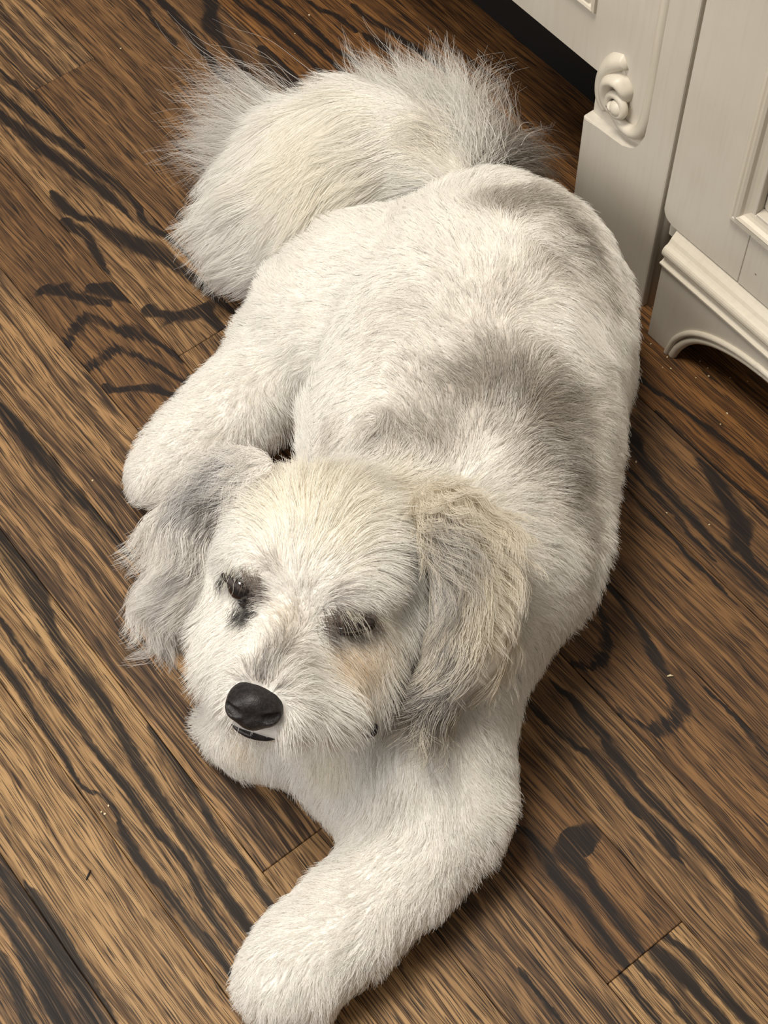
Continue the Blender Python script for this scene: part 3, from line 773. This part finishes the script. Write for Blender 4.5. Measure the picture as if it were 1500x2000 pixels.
def tint(P, spots, base, jitter_seed, grain=70.0, hard=0.25, guard=0.0):
    """per-hair colour: spots = (centre, radius, colour, strength); a hair takes the spot's colour with that chance"""
    C_ = np.repeat(base[None], len(P), 0) if base.ndim == 1 else base.copy()
    nz = smooth_noise(P, grain, jitter_seed)[:, 0]
    r = np.random.default_rng(jitter_seed)
    for c, rad, cl, st in spots:
        d = np.linalg.norm(P - c, axis=1) / rad + 0.12 * nz
        w = st * np.clip(1.25 - d, 0, 1) ** 1.1 / 1.0
        soft = np.clip(w * (1 - hard) + hard * (r.random(len(P)) < w), 0, 1)
        C_ = C_ * (1 - soft[:, None]) + np.array(cl)[None] * soft[:, None]
    C_ = C_ * (1 + 0.05 * r.normal(size=(len(P), 1)))
    if guard > 0:
        dk = r.random(len(P)) < guard; C_[dk] = C_[dk] * 0.45
    return np.clip(C_, 0.01, 0.97)

def grow(name, P, N, D, L, U, C_, parent, npts=5, clump=0.4, cell=0.006, curl=0.0, curl_n=1.5, droop=0.0, jit=0.18, rad=0.00016, avoid=None, tipdark=None, sway=0.25, sway_scale=90.0, field=None):
    n = len(P); r = np.random.default_rng(len(P))
    L = L * (0.72 + 0.5 * r.random(n))
    sw = smooth_noise(P, sway_scale, 3) * sway
    d0 = D * (1 - U)[:, None] + N * U[:, None] + sw * 0.6 + jit * r.normal(size=(n, 3)); d0 /= np.linalg.norm(d0, axis=1)[:, None]
    d1 = D * 1.0 + N * (U * 0.35)[:, None] + sw + jit * r.normal(size=(n, 3)); d1[:, 2] -= droop; d1 /= np.linalg.norm(d1, axis=1)[:, None]
    s = np.linspace(0, 1, npts)
    X = P[:, None] + L[:, None, None] * (d0[:, None] * (s - 0.5 * s ** 2)[None, :, None] + d1[:, None] * (0.5 * s ** 2)[None, :, None])
    if curl > 0:
        side = np.cross(D, N); ph = smooth_noise(P, 45.0, 9)[:, 0] * 3.0 + 0.5 * r.random(n)
        X += curl * (np.sin(ph[:, None] + s[None] * 6.283 * curl_n) * s[None])[..., None] * side[:, None] + \
             0.5 * curl * (np.cos(ph[:, None] + s[None] * 6.283 * curl_n) * s[None])[..., None] * N[:, None]
    if clump > 0:
        k = max(8, int(n * 0.05)); pick = r.choice(n, k, replace=False)
        kd = KDTree(k)
        for i, j in enumerate(pick): kd.insert(P[j], i)
        kd.balance()
        near = np.fromiter((kd.find(p)[1] for p in P.tolist()), int, n); g = pick[near]
        rel = X[g] - P[g][:, None]; rel = rel * (L / (L[g] + 1e-9))[:, None, None]
        w = (clump * s ** 1.3)[None, :, None] * (0.5 + r.random(n))[:, None, None]; w = np.clip(w, 0, 1)
        X = X * (1 - w) + (P[g][:, None] * 0.75 + P[:, None] * 0.25 + rel) * w
    if field is not None:
        # keep strands outside the skin
        G3 = np.gradient(field.D, field.h); rj = r.random(n)
        for i in range(1, npts):
            u_ = np.clip((X[:, i] - field.lo) / field.h, 0, field.n - 1.001); b_ = u_.astype(int); t_ = u_ - b_
            dv = np.zeros(n); gv = np.zeros((n, 3))
            for cx in (0, 1):
                for cy in (0, 1):
                    for cz in (0, 1):
                        w_ = np.abs(1 - cx - t_[:, 0]) * np.abs(1 - cy - t_[:, 1]) * np.abs(1 - cz - t_[:, 2])
                        q = (b_[:, 0] + cx, b_[:, 1] + cy, b_[:, 2] + cz)
                        dv += w_ * field.D[q]
                        for ax_ in range(3): gv[:, ax_] += w_ * G3[ax_][q]
            gv /= np.linalg.norm(gv, axis=1)[:, None] + 1e-6
            need = np.clip(0.0008 + 0.0022 * s[i] * (0.6 + 0.8 * rj) - dv, 0, 0.012); need[dv > 0.3] = 0
            X[:, i] += gv * need[:, None]
    X[..., 2] = np.maximum(X[..., 2], 0.0012)
    keep = np.ones(n, bool)
    for c, R_ in (avoid or []):
        keep &= (np.linalg.norm(X - c, axis=-1) > R_).all(1)
    X, C_, n2 = X[keep], C_[keep], int(keep.sum())
    cu = bpy.data.hair_curves.new(name); cu.add_curves([npts] * n2)
    cu.attributes['position'].data.foreach_set('vector', X.astype(np.float32).ravel())
    ra = cu.attributes.get('radius') or cu.attributes.new('radius', 'FLOAT', 'POINT')
    prof = rad * (1 - 0.75 * s ** 1.5)
    ra.data.foreach_set('value', np.tile(prof, n2).astype(np.float32))
    ca = cu.attributes.new('fur_color', 'FLOAT_COLOR', 'POINT')
    cc = np.repeat(C_[:, None], npts, 1)
    if tipdark is not None:
        cc = cc * (1 - (tipdark[keep][:, None] * s[None] ** 2)[..., None])
    cc = np.concatenate((cc, np.ones((n2, npts, 1))), 2)
    ca.data.foreach_set('color', cc.astype(np.float32).ravel())
    cu.materials.append(FUR)
    o = bpy.data.objects.new(name, cu); COL.objects.link(o); o['kind'] = 'stuff'
    return child(o, parent)

def child(o, parent):
    o.parent = parent; o.matrix_parent_inverse = parent.matrix_world.inverted(); return o

WHITE = np.array(col(252, 249.6, 244.5)[:3]); CREAMY = np.array(col(250, 244, 230)[:3]); GREY = np.array(col(146, 136, 122)[:3])
DGREY = np.array(col(104, 96, 90)[:3]); BLUE = np.array(col(172, 170, 171)[:3]); LGREY = np.array(col(208, 202, 196)[:3]); TAN = np.array(col(226, 204, 172)[:3]); BROWN = np.array(col(104, 84, 70)[:3]); BLACKF = np.array(col(42, 36, 34)[:3])
dog = empty('dog', (0.02, 0.68, 0))
tag(dog, 'fluffy white and grey dog lying on the oak floor with drooping ears', 'dog')
bpy.context.view_layer.update()

def spots(skin, rows):
    out = []
    for px, py, r_, c_, st in rows:
        p, _n = skin.hit(px, py); out.append((p, r_ * pxm(p), c_, st))
    return out
BODY_SPOTS = spots(body, [
    # rump band
    (1000, 335, 70, GREY, .5), (1065, 390, 85, GREY, .7), (1125, 465, 85, GREY, .72), (1175, 545, 75, GREY, .6), (1090, 510, 80, GREY, .35), (970, 400, 80, GREY, .2), (1150, 480, 50, DGREY, .2),
    # saddle band
    (1000, 735, 110, GREY, .65), (990, 765, 80, DGREY, .35), (920, 760, 100, GREY, .55), (1080, 770, 85, GREY, .55), (1080, 850, 100, GREY, .65), (1120, 940, 85, GREY, .6), (1040, 900, 65, GREY, .4), (1110, 900, 50, DGREY, .2),
    (840, 745, 80, GREY, .3), (860, 855, 55, GREY, .6), (790, 848, 60, GREY, .55), (720, 850, 50, GREY, .45), (650, 848, 45, GREY, .3), (1150, 1040, 70, GREY, .3), (1170, 800, 60, GREY, .15),
    (860, 560, 130, GREY, .10), (780, 640, 120, GREY, .10), (930, 640, 90, GREY, .14), (1000, 560, 80, GREY, .12),
    # face
    (620, 960, 150, CREAMY, .7), (760, 960, 90, CREAMY, .6), (585, 1205, 26, GREY, .3), (565, 1230, 26, GREY, .5), (548, 1262, 30, GREY, .7), (530, 1292, 32, DGREY, .7), (508, 1322, 30, DGREY, .85), (570, 1290, 24, GREY, .4), (480, 1318, 20, DGREY, .5), (548, 1335, 18, DGREY, .5),
    (470, 1140, 30, BLACKF, .95), (482, 1172, 26, BLACKF, .95), (488, 1192, 24, BLACKF, .9), (505, 1150, 20, BLACKF, .7), (510, 1165, 22, BROWN, .7), (530, 1105, 26, BROWN, .35), (455, 1120, 16, BLACKF, .7),
    (665, 1215, 26, BLACKF, .95), (700, 1222, 24, BLACKF, .95), (640, 1225, 22, BLACKF, .7), (690, 1242, 22, BLACKF, .8), (672, 1195, 20, BLACKF, .5), (650, 1255, 18, BROWN, .7), (665, 1165, 30, BROWN, .35), (730, 1218, 14, BLACKF, .6),
    (700, 1290, 60, TAN, .5), (660, 1290, 36, TAN, .5), (740, 1270, 50, TAN, .35), (800, 980, 60, TAN, .18), (560, 1200, 30, TAN, .2),
    (650, 1470, 60, CREAMY, .6), (480, 1462, 40, TAN, .3),
])
def body_colour(P):
    C_ = tint(P, BODY_SPOTS, WHITE, 21, hard=0.45)
    bk = at(930, 700, .2); g_ = np.clip(1.2 - np.linalg.norm(P - bk, axis=1) / .24, 0, 1) * 0.05
    dk = np.random.default_rng(8).random(len(P)) < g_; C_[dk] *= 0.35
    return C_
bo = body.obj('body', UNDER, None, tint(body.V, BODY_SPOTS, WHITE * 0.9, 21, hard=0.0)); child(bo, dog)

BODY_G = guides(body, [
    # trunk: back towards the tail, sides outwards and down
    (900, 420, -30, -60, 12, 0.36), (1000, 380, 40, -40, 12.8, 0.36), (1090, 440, 60, 50, 14.4, 0.34), (1160, 520, 60, 90, 14.4, 0.34), (1210, 640, 90, 60, 13.6, 0.36), (1080, 620, 50, 40, 13.6, 0.41),
    (1000, 560, 10, -60, 12, 0.36), (900, 560, -30, -60, 11.2, 0.36), (800, 560, -60, -20, 11.2, 0.38), (720, 620, -60, 30, 11.2, 0.38), (700, 740, -60, 60, 10.4, 0.38), (650, 820, -60, 60, 10.4, 0.38),
    (820, 720, -40, -40, 11.2, 0.36), (930, 720, -30, -60, 12.8, 0.34), (1020, 760, 20, -60, 14.4, 0.32), (1100, 800, 70, 10, 14.4, 0.32), (1180, 820, 90, 10, 13.6, 0.36), (1220, 760, 90, 30, 12.8, 0.38),
    (880, 830, -20, -60, 12.8, 0.34), (960, 850, 20, -70, 14.4, 0.32), (1050, 900, 60, -10, 14.4, 0.32), (1150, 950, 90, 20, 14.4, 0.36), (1180, 1050, 90, 50, 13.6, 0.38), (920, 930, 30, -60, 13.6, 0.36), (1000, 1000, 70, 0, 14.4, 0.36),
    (1080, 1080, 80, 40, 14.4, 0.38), (1060, 1180, 80, 60, 14.4, 0.38), (1090, 1240, 70, 60, 14.4, 0.38), (1000, 1340, 70, 60, 14.4, 0.38), (960, 1440, 60, 70, 13.6, 0.41),
    # chest and front legs
    (880, 1480, 20, 80, 13.6, 0.41), (760, 1500, -10, 80, 13.6, 0.41), (640, 1520, -40, 60, 12.8, 0.41), (980, 1540, 80, 50, 13.6, 0.46), (900, 1590, 40, 70, 12.8, 0.41), (740, 1590, -20, 70, 12.8, 0.41),
    (960, 1640, 60, 60, 12.8, 0.46), (860, 1650, -20, 40, 11.2, 0.46), (760, 1700, -60, 40, 11.2, 0.46), (880, 1740, 30, 60, 12, 0.46), (680, 1720, -70, 10, 12, 0.46), (660, 1800, -60, 40, 11.2, 0.46), (760, 1830, 10, 70, 11.2, 0.46),
    (560, 1820, -60, 0, 12, 0.46), (560, 1900, -50, 50, 10.4, 0.46), (500, 1880, -70, 20, 11.2, 0.46), (500, 1950, -50, 60, 10.4, 0.46), (620, 1950, 10, 70, 11.2, 0.46),
    (450, 1430, -50, 50, 10.4, 0.46), (400, 1440, -70, 30, 10.4, 0.46), (440, 1490, -10, 70, 10.4, 0.46), (520, 1500, 10, 70, 10.4, 0.46),
    # hind leg
    (640, 600, -60, -10, 11.2, 0.41), (580, 600, -70, -40, 12, 0.46), (560, 680, -60, 40, 12, 0.46), (500, 700, -70, -20, 12, 0.46), (520, 790, 20, 70, 14.4, 0.46), (560, 780, 30, 60, 16, 0.46), (440, 800, -60, 40, 11.2, 0.46), (380, 800, -70, -10, 11.2, 0.46), (330, 880, -70, 30, 10.4, 0.46), (290, 930, -60, 40, 10.4, 0.46),
    # crown and forehead
    (590, 1135, 5, -60, 12, .30), (560, 1070, -25, -70, 22, .28), (625, 1060, 35, -80, 24, .28), (690, 1040, 75, -50, 24, .28), (640, 960, 30, -80, 24, .28), (560, 960, -20, -80, 24, .28), (500, 1000, -60, -60, 22, .28), (440, 1060, -80, -10, 20, .3),
    (760, 1050, 90, 0, 24, .28), (790, 1120, 80, 50, 22, .3), (730, 1140, 95, 25, 22, .3), (650, 1130, 50, -20, 14, .3), (540, 1110, -50, -10, 12, .3), (470, 1100, -70, 10, 14, .3), (700, 920, 40, -70, 22, .3), (600, 890, 0, -70, 20, .35), (800, 980, 70, -30, 22, .3), (480, 930, -50, -50, 20, .3),
    # cheeks
    (400, 1140, -60, 50, 18, .32), (385, 1230, -40, 80, 18, .35), (430, 1230, -50, 60, 14, .3), (770, 1230, 60, 80, 20, .3), (720, 1310, 45, 90, 28, .3), (800, 1180, 60, 80, 20, .3), (640, 1290, 40, 70, 16, .3), (700, 1370, 35, 95, 34, .32),
    # around the eyes
    (475, 1150, -10, 40, 4, .2), (685, 1215, 10, 40, 4, .2), (500, 1200, -10, 60, 8, .25), (650, 1250, 5, 60, 8, .25), (440, 1150, -50, 40, 8, .25), (725, 1225, 50, 40, 9, .25),
    # muzzle
    (575, 1200, 0, -50, 9, .35), (555, 1240, -5, -50, 10, .38), (520, 1290, -5, -40, 10, .4), (500, 1330, 0, -30, 6, .4), (460, 1290, -60, -20, 16, .32), (420, 1310, -80, 10, 22, .3), (390, 1340, -70, 40, 22, .32), (380, 1390, -40, 70, 20, .35), (430, 1380, -50, 60, 22, .3),
    (580, 1300, 50, -30, 14, .32), (610, 1330, 80, 20, 24, .3), (650, 1370, 70, 60, 32, .3), (600, 1400, 45, 85, 32, .3), (570, 1430, 20, 80, 26, .32), (660, 1440, 35, 90, 36, .35), (480, 1450, -5, 70, 10, .3), (430, 1430, -30, 70, 20, .35), (540, 1470, 5, 80, 22, .35),
])
NOSE_C = hpx(497, 1378, 66)
EYES = []
for px, py in ((476, 1154), (684, 1216)):
    p, n_ = body.hit(px, py); EYES.append((p - 0.0055 * n_, n_))
LIPS = [hpx(458, 1424, 60), hpx(480, 1440, 62), hpx(508, 1447, 62), hpx(535, 1447, 60)]
AVOID = [(NOSE_C, .0138), (NOSE_C + HF * .006 - HU * .002, .0150), (NOSE_C + HX * .009, .0105), (NOSE_C - HX * .009, .0105)] + [(EYES[0][0] + EYES[0][1] * .007, .0085), (EYES[1][0] + EYES[1][1] * .006 - HU * .002, .0062)] + [(EYES[1][0] + n_ * .004 + HX * q, .0050) for q in (-.009, .009) for n_ in (EYES[1][1],)] + [(p, .0046) for p in LIPS] + [(p + HF * .006, .0050) for p in LIPS]
P, N = body.scatter(460000, lambda q: np.where(q[:, 2] < 0.006, 0.02, np.where(q[:, 2] < 0.03, 0.7, 1.0)))
ok = N[:, 2] > -0.3
P, N = P[ok], N[ok]
D, L, U = comb(P, N, BODY_G, 0.016)
grow('fur_coat', P, N, D, L, U, body_colour(P), bo, 5, clump=0.28, cell=0.006, curl=0.0010, curl_n=0.8, droop=0.12, jit=0.14, sway=0.20, field=F, avoid=AVOID)

# ears: long wavy feathering
for skin, base, sp, gr in (
    (ear_l, np.array(col(238, 235, 230)[:3]), [(430, 930, 60, BLUE, .7), (380, 960, 60, BLUE, .5), (430, 985, 34, DGREY, .7), (365, 1070, 34, BLUE, .7), (385, 1060, 22, DGREY, .6), (320, 1100, 40, WHITE, .6), (350, 1150, 30, BLUE, .5), (320, 1200, 40, BLUE, .45), (350, 1235, 36, DGREY, .65), (300, 1160, 40, WHITE, .8)],
     [(470, 910, -60, 30, 22, .2), (430, 950, -70, 60, 30, .2), (390, 930, -70, 50, 30, .2), (360, 1020, -50, 80, 36, .22), (330, 1060, -60, 70, 38, .25), (370, 1080, -40, 80, 38, .22), (340, 1150, -30, 90, 38, .25), (310, 1150, -50, 80, 38, .25), (335, 1220, -5, 90, 34, .25), (360, 1180, 5, 90, 32, .2)]),
    (ear_r, np.array(col(232, 225, 210)[:3]), [(860, 1030, 55, BLUE, .6), (850, 1100, 50, BLUE, .8), (865, 1180, 46, BLUE, .7), (905, 1130, 34, GREY, .45), (890, 1330, 90, BLUE, .8), (850, 1380, 70, DGREY, .6), (930, 1330, 40, WHITE, .4), (965, 1150, 70, CREAMY, .5), (970, 1250, 50, TAN, .3), (990, 1180, 40, TAN, .35), (870, 1260, 34, DGREY, .4)],
     [(840, 970, 40, 60, 26, .2), (890, 1020, 60, 70, 32, .2), (930, 1060, 50, 80, 36, .22), (970, 1130, 30, 90, 40, .25), (860, 1100, 10, 90, 36, .2), (920, 1160, 20, 90, 40, .22), (980, 1220, -10, 90, 40, .25), (860, 1220, -20, 90, 36, .22), (930, 1290, -30, 80, 42, .25), (960, 1320, -30, 80, 40, .25), (880, 1340, -50, 70, 40, .25), (840, 1310, -40, 80, 36, .2)])):
    sp_ = spots(skin, sp); G = guides(skin, gr)
    eo = skin.obj('ear', UNDER, None, tint(skin.V, sp_, base * 0.85, 5, hard=0.0)); child(eo, dog)
    P, N = skin.scatter(560000); D, L, U = comb(P, N, G, 0.018)
    grow('ear_fur', P, N, D, L, U, tint(P, sp_, base, 5, 120.0, 0.6), eo, 9, clump=0.85, cell=0.01, curl=0.0048, curl_n=1.2, droop=0.35, jit=0.07, rad=0.00015, sway=0.35, sway_scale=60)

# tail plume
TS = spots(tail, [(860, 300, 60, CREAMY, .4), (640, 300, 160, CREAMY, .6), (880, 250, 40, GREY, .3)])
to = tail.obj('tail', UNDER, None, tint(tail.V, TS, WHITE * 0.9, 5, hard=0.0)); child(to, dog)
TG = guides(tail, [
    (880, 310, -30, -60, 22, .25), (830, 270, -85, -25, 30, .22), (780, 225, -90, -15, 36, .2), (720, 200, -95, 0, 44, .14), (650, 210, -90, 40, 48, .12), (580, 260, -85, 50, 50, .14), (520, 320, -95, 25, 52, .2), (470, 380, -95, 20, 54, .22), (450, 440, -90, 40, 52, .22), (470, 500, -80, 60, 46, .2), (540, 520, -60, 70, 34, .15),
    (780, 270, -90, 5, 34, .16), (700, 270, -85, 50, 42, .08), (640, 330, -80, 60, 44, .08), (570, 400, -85, 45, 48, .1), (720, 340, -80, 60, 36, .08), (620, 430, -75, 60, 38, .1), (820, 310, -85, 15, 26, .18), (560, 480, -80, 50, 40, .12)])
P, N = tail.scatter(560000, lambda q: np.where(q[:, 2] < 0.02, 0.35, 1.0)); D, L, U = comb(P, N, TG, 0.022); U = np.maximum(U, 0.14)
grow('tail_fur', P, N, D, L, U, tint(P, TS, WHITE, 6), to, 8, clump=0.6, cell=0.01, curl=0.0022, curl_n=1.0, droop=0.22, jit=0.09, sway=0.22, sway_scale=45, field=FT)
# loose spray around the tail root
def spray(name, rows, count, colours, parent, jit=0.13, curl=0.005, clump=0.85):
    Pq, Dq, Lq, Cq = [], [], [], []; r = np.random.default_rng(77)
    for (a, b, sp, w), c_ in zip(rows, colours):
        k = int(count * w)
        Pq.append(a + r.normal(size=(k, 3)) * sp); dd = b - a; Lq.append(np.full(k, np.linalg.norm(dd))); Dq.append(np.repeat((dd / np.linalg.norm(dd))[None], k, 0)); Cq.append(np.repeat(np.array(c_)[None], k, 0) * (0.8 + 0.25 * r.random((k, 1))))
    Pq, Dq, Lq, Cq = map(np.concatenate, (Pq, Dq, Lq, Cq))
    Nq = np.repeat(np.array([[0, 0, 1.0]]), len(Pq), 0); Nq = Nq - (Nq * Dq).sum(1)[:, None] * Dq; Nq /= np.linalg.norm(Nq, axis=1)[:, None]
    grow(name, Pq, Nq, Dq, Lq * 1.1, np.full(len(Pq), .12), np.clip(Cq, .02, .92), parent, 8, clump=clump, cell=0.012, curl=curl, curl_n=1.1, droop=0.25, jit=jit, rad=0.00012, sway=0.10, sway_scale=70)
def rows3(rows): return [(at(a, b, z), at(c_, e_, z2), sp, w) for a, b, z, c_, e_, z2, sp, w in rows]
spray('tail_spray', rows3([
    (800, 240, .165, 715, 140, .175, .010, .6), (840, 250, .168, 765, 130, .18, .010, .9), (870, 262, .168, 805, 140, .185, .010, 1.0), (890, 272, .168, 860, 135, .185, .010, 1.1), (905, 280, .165, 900, 150, .18, .010, 1.0), (915, 285, .16, 940, 165, .17, .009, .4), (920, 290, .16, 990, 225, .15, .008, .12),
    (940, 310, .140, 1020, 262, .12, .007, .7), (965, 320, .132, 1062, 295, .10, .007, .8), (990, 330, .125, 1080, 335, .085, .007, .7), (900, 300, .16, 880, 230, .185, .010, 1.4), (925, 310, .15, 955, 265, .155, .009, 1.0),
    (855, 290, .168, 745, 235, .168, .010, 1.6), (830, 300, .165, 735, 270, .160, .010, 1.6), (850, 265, .172, 770, 215, .17, .008, 1.2), (575, 255, .10, 418, 185, .07, .012, 1.1), (540, 285, .095, 388, 235, .06, .012, 1.1), (520, 310, .085, 372, 290, .05, .012, .9)]), 640,
    [WHITE * .9] * 6 + [LGREY, LGREY, LGREY * .8, GREY, WHITE, WHITE, CREAMY, CREAMY, WHITE, WHITE * .9, WHITE * .9, WHITE * .9], to)
def on_head(px, py, h_):
    p, n_ = body.hit(px, py); return p + n_ * h_ * .001
lash = []
for a, b, c_, e_ in ((655, 1188, 668, 1226), (675, 1186, 692, 1224), (695, 1188, 714, 1226), (715, 1192, 738, 1230), (735, 1200, 762, 1236), (640, 1195, 646, 1236), (446, 1120, 440, 1150), (462, 1114, 462, 1138), (482, 1114, 492, 1138), (500, 1120, 516, 1146), (470, 1196, 462, 1226), (490, 1200, 486, 1230)):
    lash.append((on_head(a, b, 3), on_head(c_, e_, 7), .0022, 1.0))
spray('brow_hair', lash, 34, [BROWN, CREAMY, CREAMY * .9, BROWN, CREAMY, BROWN, BLACKF, CREAMY, BROWN, BROWN, BLACKF, BLACKF], bo, 0.12, 0.0012, 0.3)

# ---- nose, eyes, lip
def local_skin(lo, hi, h, build, C0):
    f = Field(lo, hi, h); build(f); V, Q = f.mesh()
    nf = HF + 0.95 * cv; nf /= np.linalg.norm(nf); nu = HU - (HU @ nf) * nf; nu /= np.linalg.norm(nu)
    return Skin(C0 + 0.94 * V @ np.stack((np.cross(nu, nf), nu, nf)), Q)
def nose_shape(f):
    I3 = np.eye(3)
    f.ell((0, .002, -.004), I3, (.0178, .0125, .0125), .003)
    f.ell((0, -.0075, -.001), I3, (.0110, .0090, .0100), .004)
    for sx in (-1, 1): f.ell((sx * .0098, -.0025, .001), I3, (.0082, .0088, .0098), .004)
    f.ell((0, .004, .004), I3, (.0105, .0075, .0080), .004)
    for sx in (-1, 1):
        f.cone((sx * .0086, -.0040, .0125), .0042, (sx * .0160, -.0015, .0060), .0026, .0012, True)
    f.cone((0, -.0050, .0118), .0007, (0, -.0165, .0080), .0009, .001, True)
nose = local_skin((-.024, -.024, -.022), (.024, .022, .020), .0008, nose_shape, NOSE_C)
child(nose.obj('nose', NOSE, None), dog)
def bm_ell(c, ax, r, seg=28):
    bm = bmesh.new(); M = Matrix([[ax[0][i] * r[0], ax[1][i] * r[1], ax[2][i] * r[2], c[i]] for i in range(3)] + [[0, 0, 0, 1]])
    bmesh.ops.create_uvsphere(bm, u_segments=seg, v_segments=seg // 2, radius=1.0, matrix=M); return bm
def frame_at(px, py, dx, dy):
    p, n_ = body.hit(px, py); n_ = n_ * 0.5 + HF * 0.5; n_ /= np.linalg.norm(n_)
    a = dx * RT - dy * UP; a -= (a @ n_) * n_; a /= np.linalg.norm(a); return p, (a, np.cross(n_, a), n_)
for (px, py, dx, dy, ra, rb), (ex, ey, era, erb), (lx, ly, lra, lrb) in (
        ((482, 1166, 42, 62, .0150, .0092), (472, 1150, .0098, .0084), (466, 1134, .0105, .0030)),
        ((683, 1226, 60, -3, .0160, .0062), (684, 1218, .0112, .0044), (690, 1209, .0130, .0036))):
    p, ax = frame_at(px, py, dx, dy)
    lid = from_bm('eyelid', bm_ell(p - ax[2] * .001, ax, (ra, rb, .0050)), LID, None, True); child(lid, dog)
    p2, ax2 = frame_at(ex, ey, dx, dy)
    eye = from_bm('eye', bm_ell(p2 + ax[2] * .0005, ax, (era, erb, .0072)), EYE, None, True); child(eye, dog)
    p3, ax3 = frame_at(lx, ly, 60, 30 if px < 600 else 0)
    br = from_bm('eyelid', bm_ell(p3 + ax[2] * .0035, ax3, (lra, lrb, .0040)), LID, None, True); child(br, dog)
bm = bmesh.new(); bm_tube(bm, smooth_path([hpx(450, 1408, 58), hpx(466, 1425, 61), hpx(492, 1437, 63), hpx(522, 1443, 61), hpx(546, 1438, 58)], 5), list(np.concatenate((np.linspace(.0009, .0021, 10), np.linspace(.0021, .0009, 11)))), 10)
child(from_bm('lip', bm, LIP, None, True), dog)

# ---- collar: only its dark buckle shows between the muzzle and the ear
collar = empty('collar', tuple(at(735, 1400, .10)))
collar.parent = dog; collar.matrix_parent_inverse = dog.matrix_world.inverted()
collar['label'] = 'dark collar almost hidden in the neck fur'
bpy.context.view_layer.update()
cc = hd(10, -52, -72); ax_f = (at(850, 1110, .13) - hd(0, -22, -85)); ax_f /= np.linalg.norm(ax_f)
ca = np.cross(ax_f, cv); ca /= np.linalg.norm(ca); cb = np.cross(ax_f, ca)
COLLAR = solid('dark_nylon', col(24, 22, 26), col(38, 34, 38), 0.6, 500.0, 0.4)
ring = [cc + .058 * (math.cos(q) * ca + math.sin(q) * cb) for q in np.linspace(0, 2 * math.pi, 40)]
bm = bmesh.new(); bm_tube(bm, ring, .004, 8)
child(from_bm('strap', bm, COLLAR, None, True), collar)
bk = [at(713, 1436, .180), at(720, 1429, .182), at(727, 1421, .184), at(733, 1415, .184)]
bm = bmesh.new(); bm_tube(bm, bk, [.0028, .0048, .0048, .0030], 10)
child(from_bm('buckle', bm, COLLAR, None, True), collar)

# ---- crumbs and lint lying on the floor
CRUMB = solid('crumb', col(236, 222, 186), col(206, 188, 150), 0.8, 600.0, 0.2)
bm = bmesh.new(); rc = random.Random(4)
def crumb(px, py, r_, stretch=1.0):
    p = at(px, py, 0.0); q = r_ * pxm(p)
    M = Matrix.Translation((p[0], p[1], q * 0.45)) @ Matrix.Rotation(rc.uniform(0, 6.28), 4, 'Z') @ Matrix.Diagonal((q * stretch, q * rc.uniform(.6, 1), q * .55, 1))
    bmesh.ops.create_icosphere(bm, subdivisions=1, radius=1.0, matrix=M)
for px, py, r_ in ((1242, 903, 3.2), (1302, 1002, 2.2), (1385, 1025, 2.2), (1304, 656, 2.4), (1312, 661, 2), (1271, 672, 2), (1303, 698, 2.4), (1310, 720, 1.8), (1294, 718, 1.6), (1420, 808, 2.8), (1407, 829, 2), (1384, 735, 2.4), (1367, 706, 2), (1382, 719, 1.6), (1426, 738, 1.6), (1460, 745, 1.6), (1359, 738, 1.4), (1342, 665, 1.4),
                  (604, 30, 2.2), (842, 61, 2), (576, 66, 1.6), (236, 95, 2), (181, 939, 2.6), (212, 1574, 3), (205, 1590, 3), (198, 1586, 2.4)):
    crumb(px, py, r_)
crumbs = from_bm('crumbs', bm, CRUMB, None)
tag(crumbs, 'tiny pale crumbs scattered over the wooden floor', 'crumbs', None, 'stuff')
p = at(1309, 1320, 0.0); bm = bmesh.new(); bm_tube(bm, [at(1303, 1321, .0011), at(1309, 1319, .0014), at(1315, 1320, .0011)], [.0005, .0009, .0004], 6)
sl = from_bm('straw', bm, CRUMB, None, True); tag(sl, 'single pale sliver of straw on the floor beside the looped grain', 'straw')
bm = bmesh.new(); bm_tube(bm, [at(177, 1699, .0010), at(173, 1708, .0011), at(168, 1719, .0009)], [.0003, .0008, .0003], 6)
tw = from_bm('splinter', bm, COLLAR, None, True); tag(tw, 'thin dark splinter lying on the light tan plank', 'splinter')
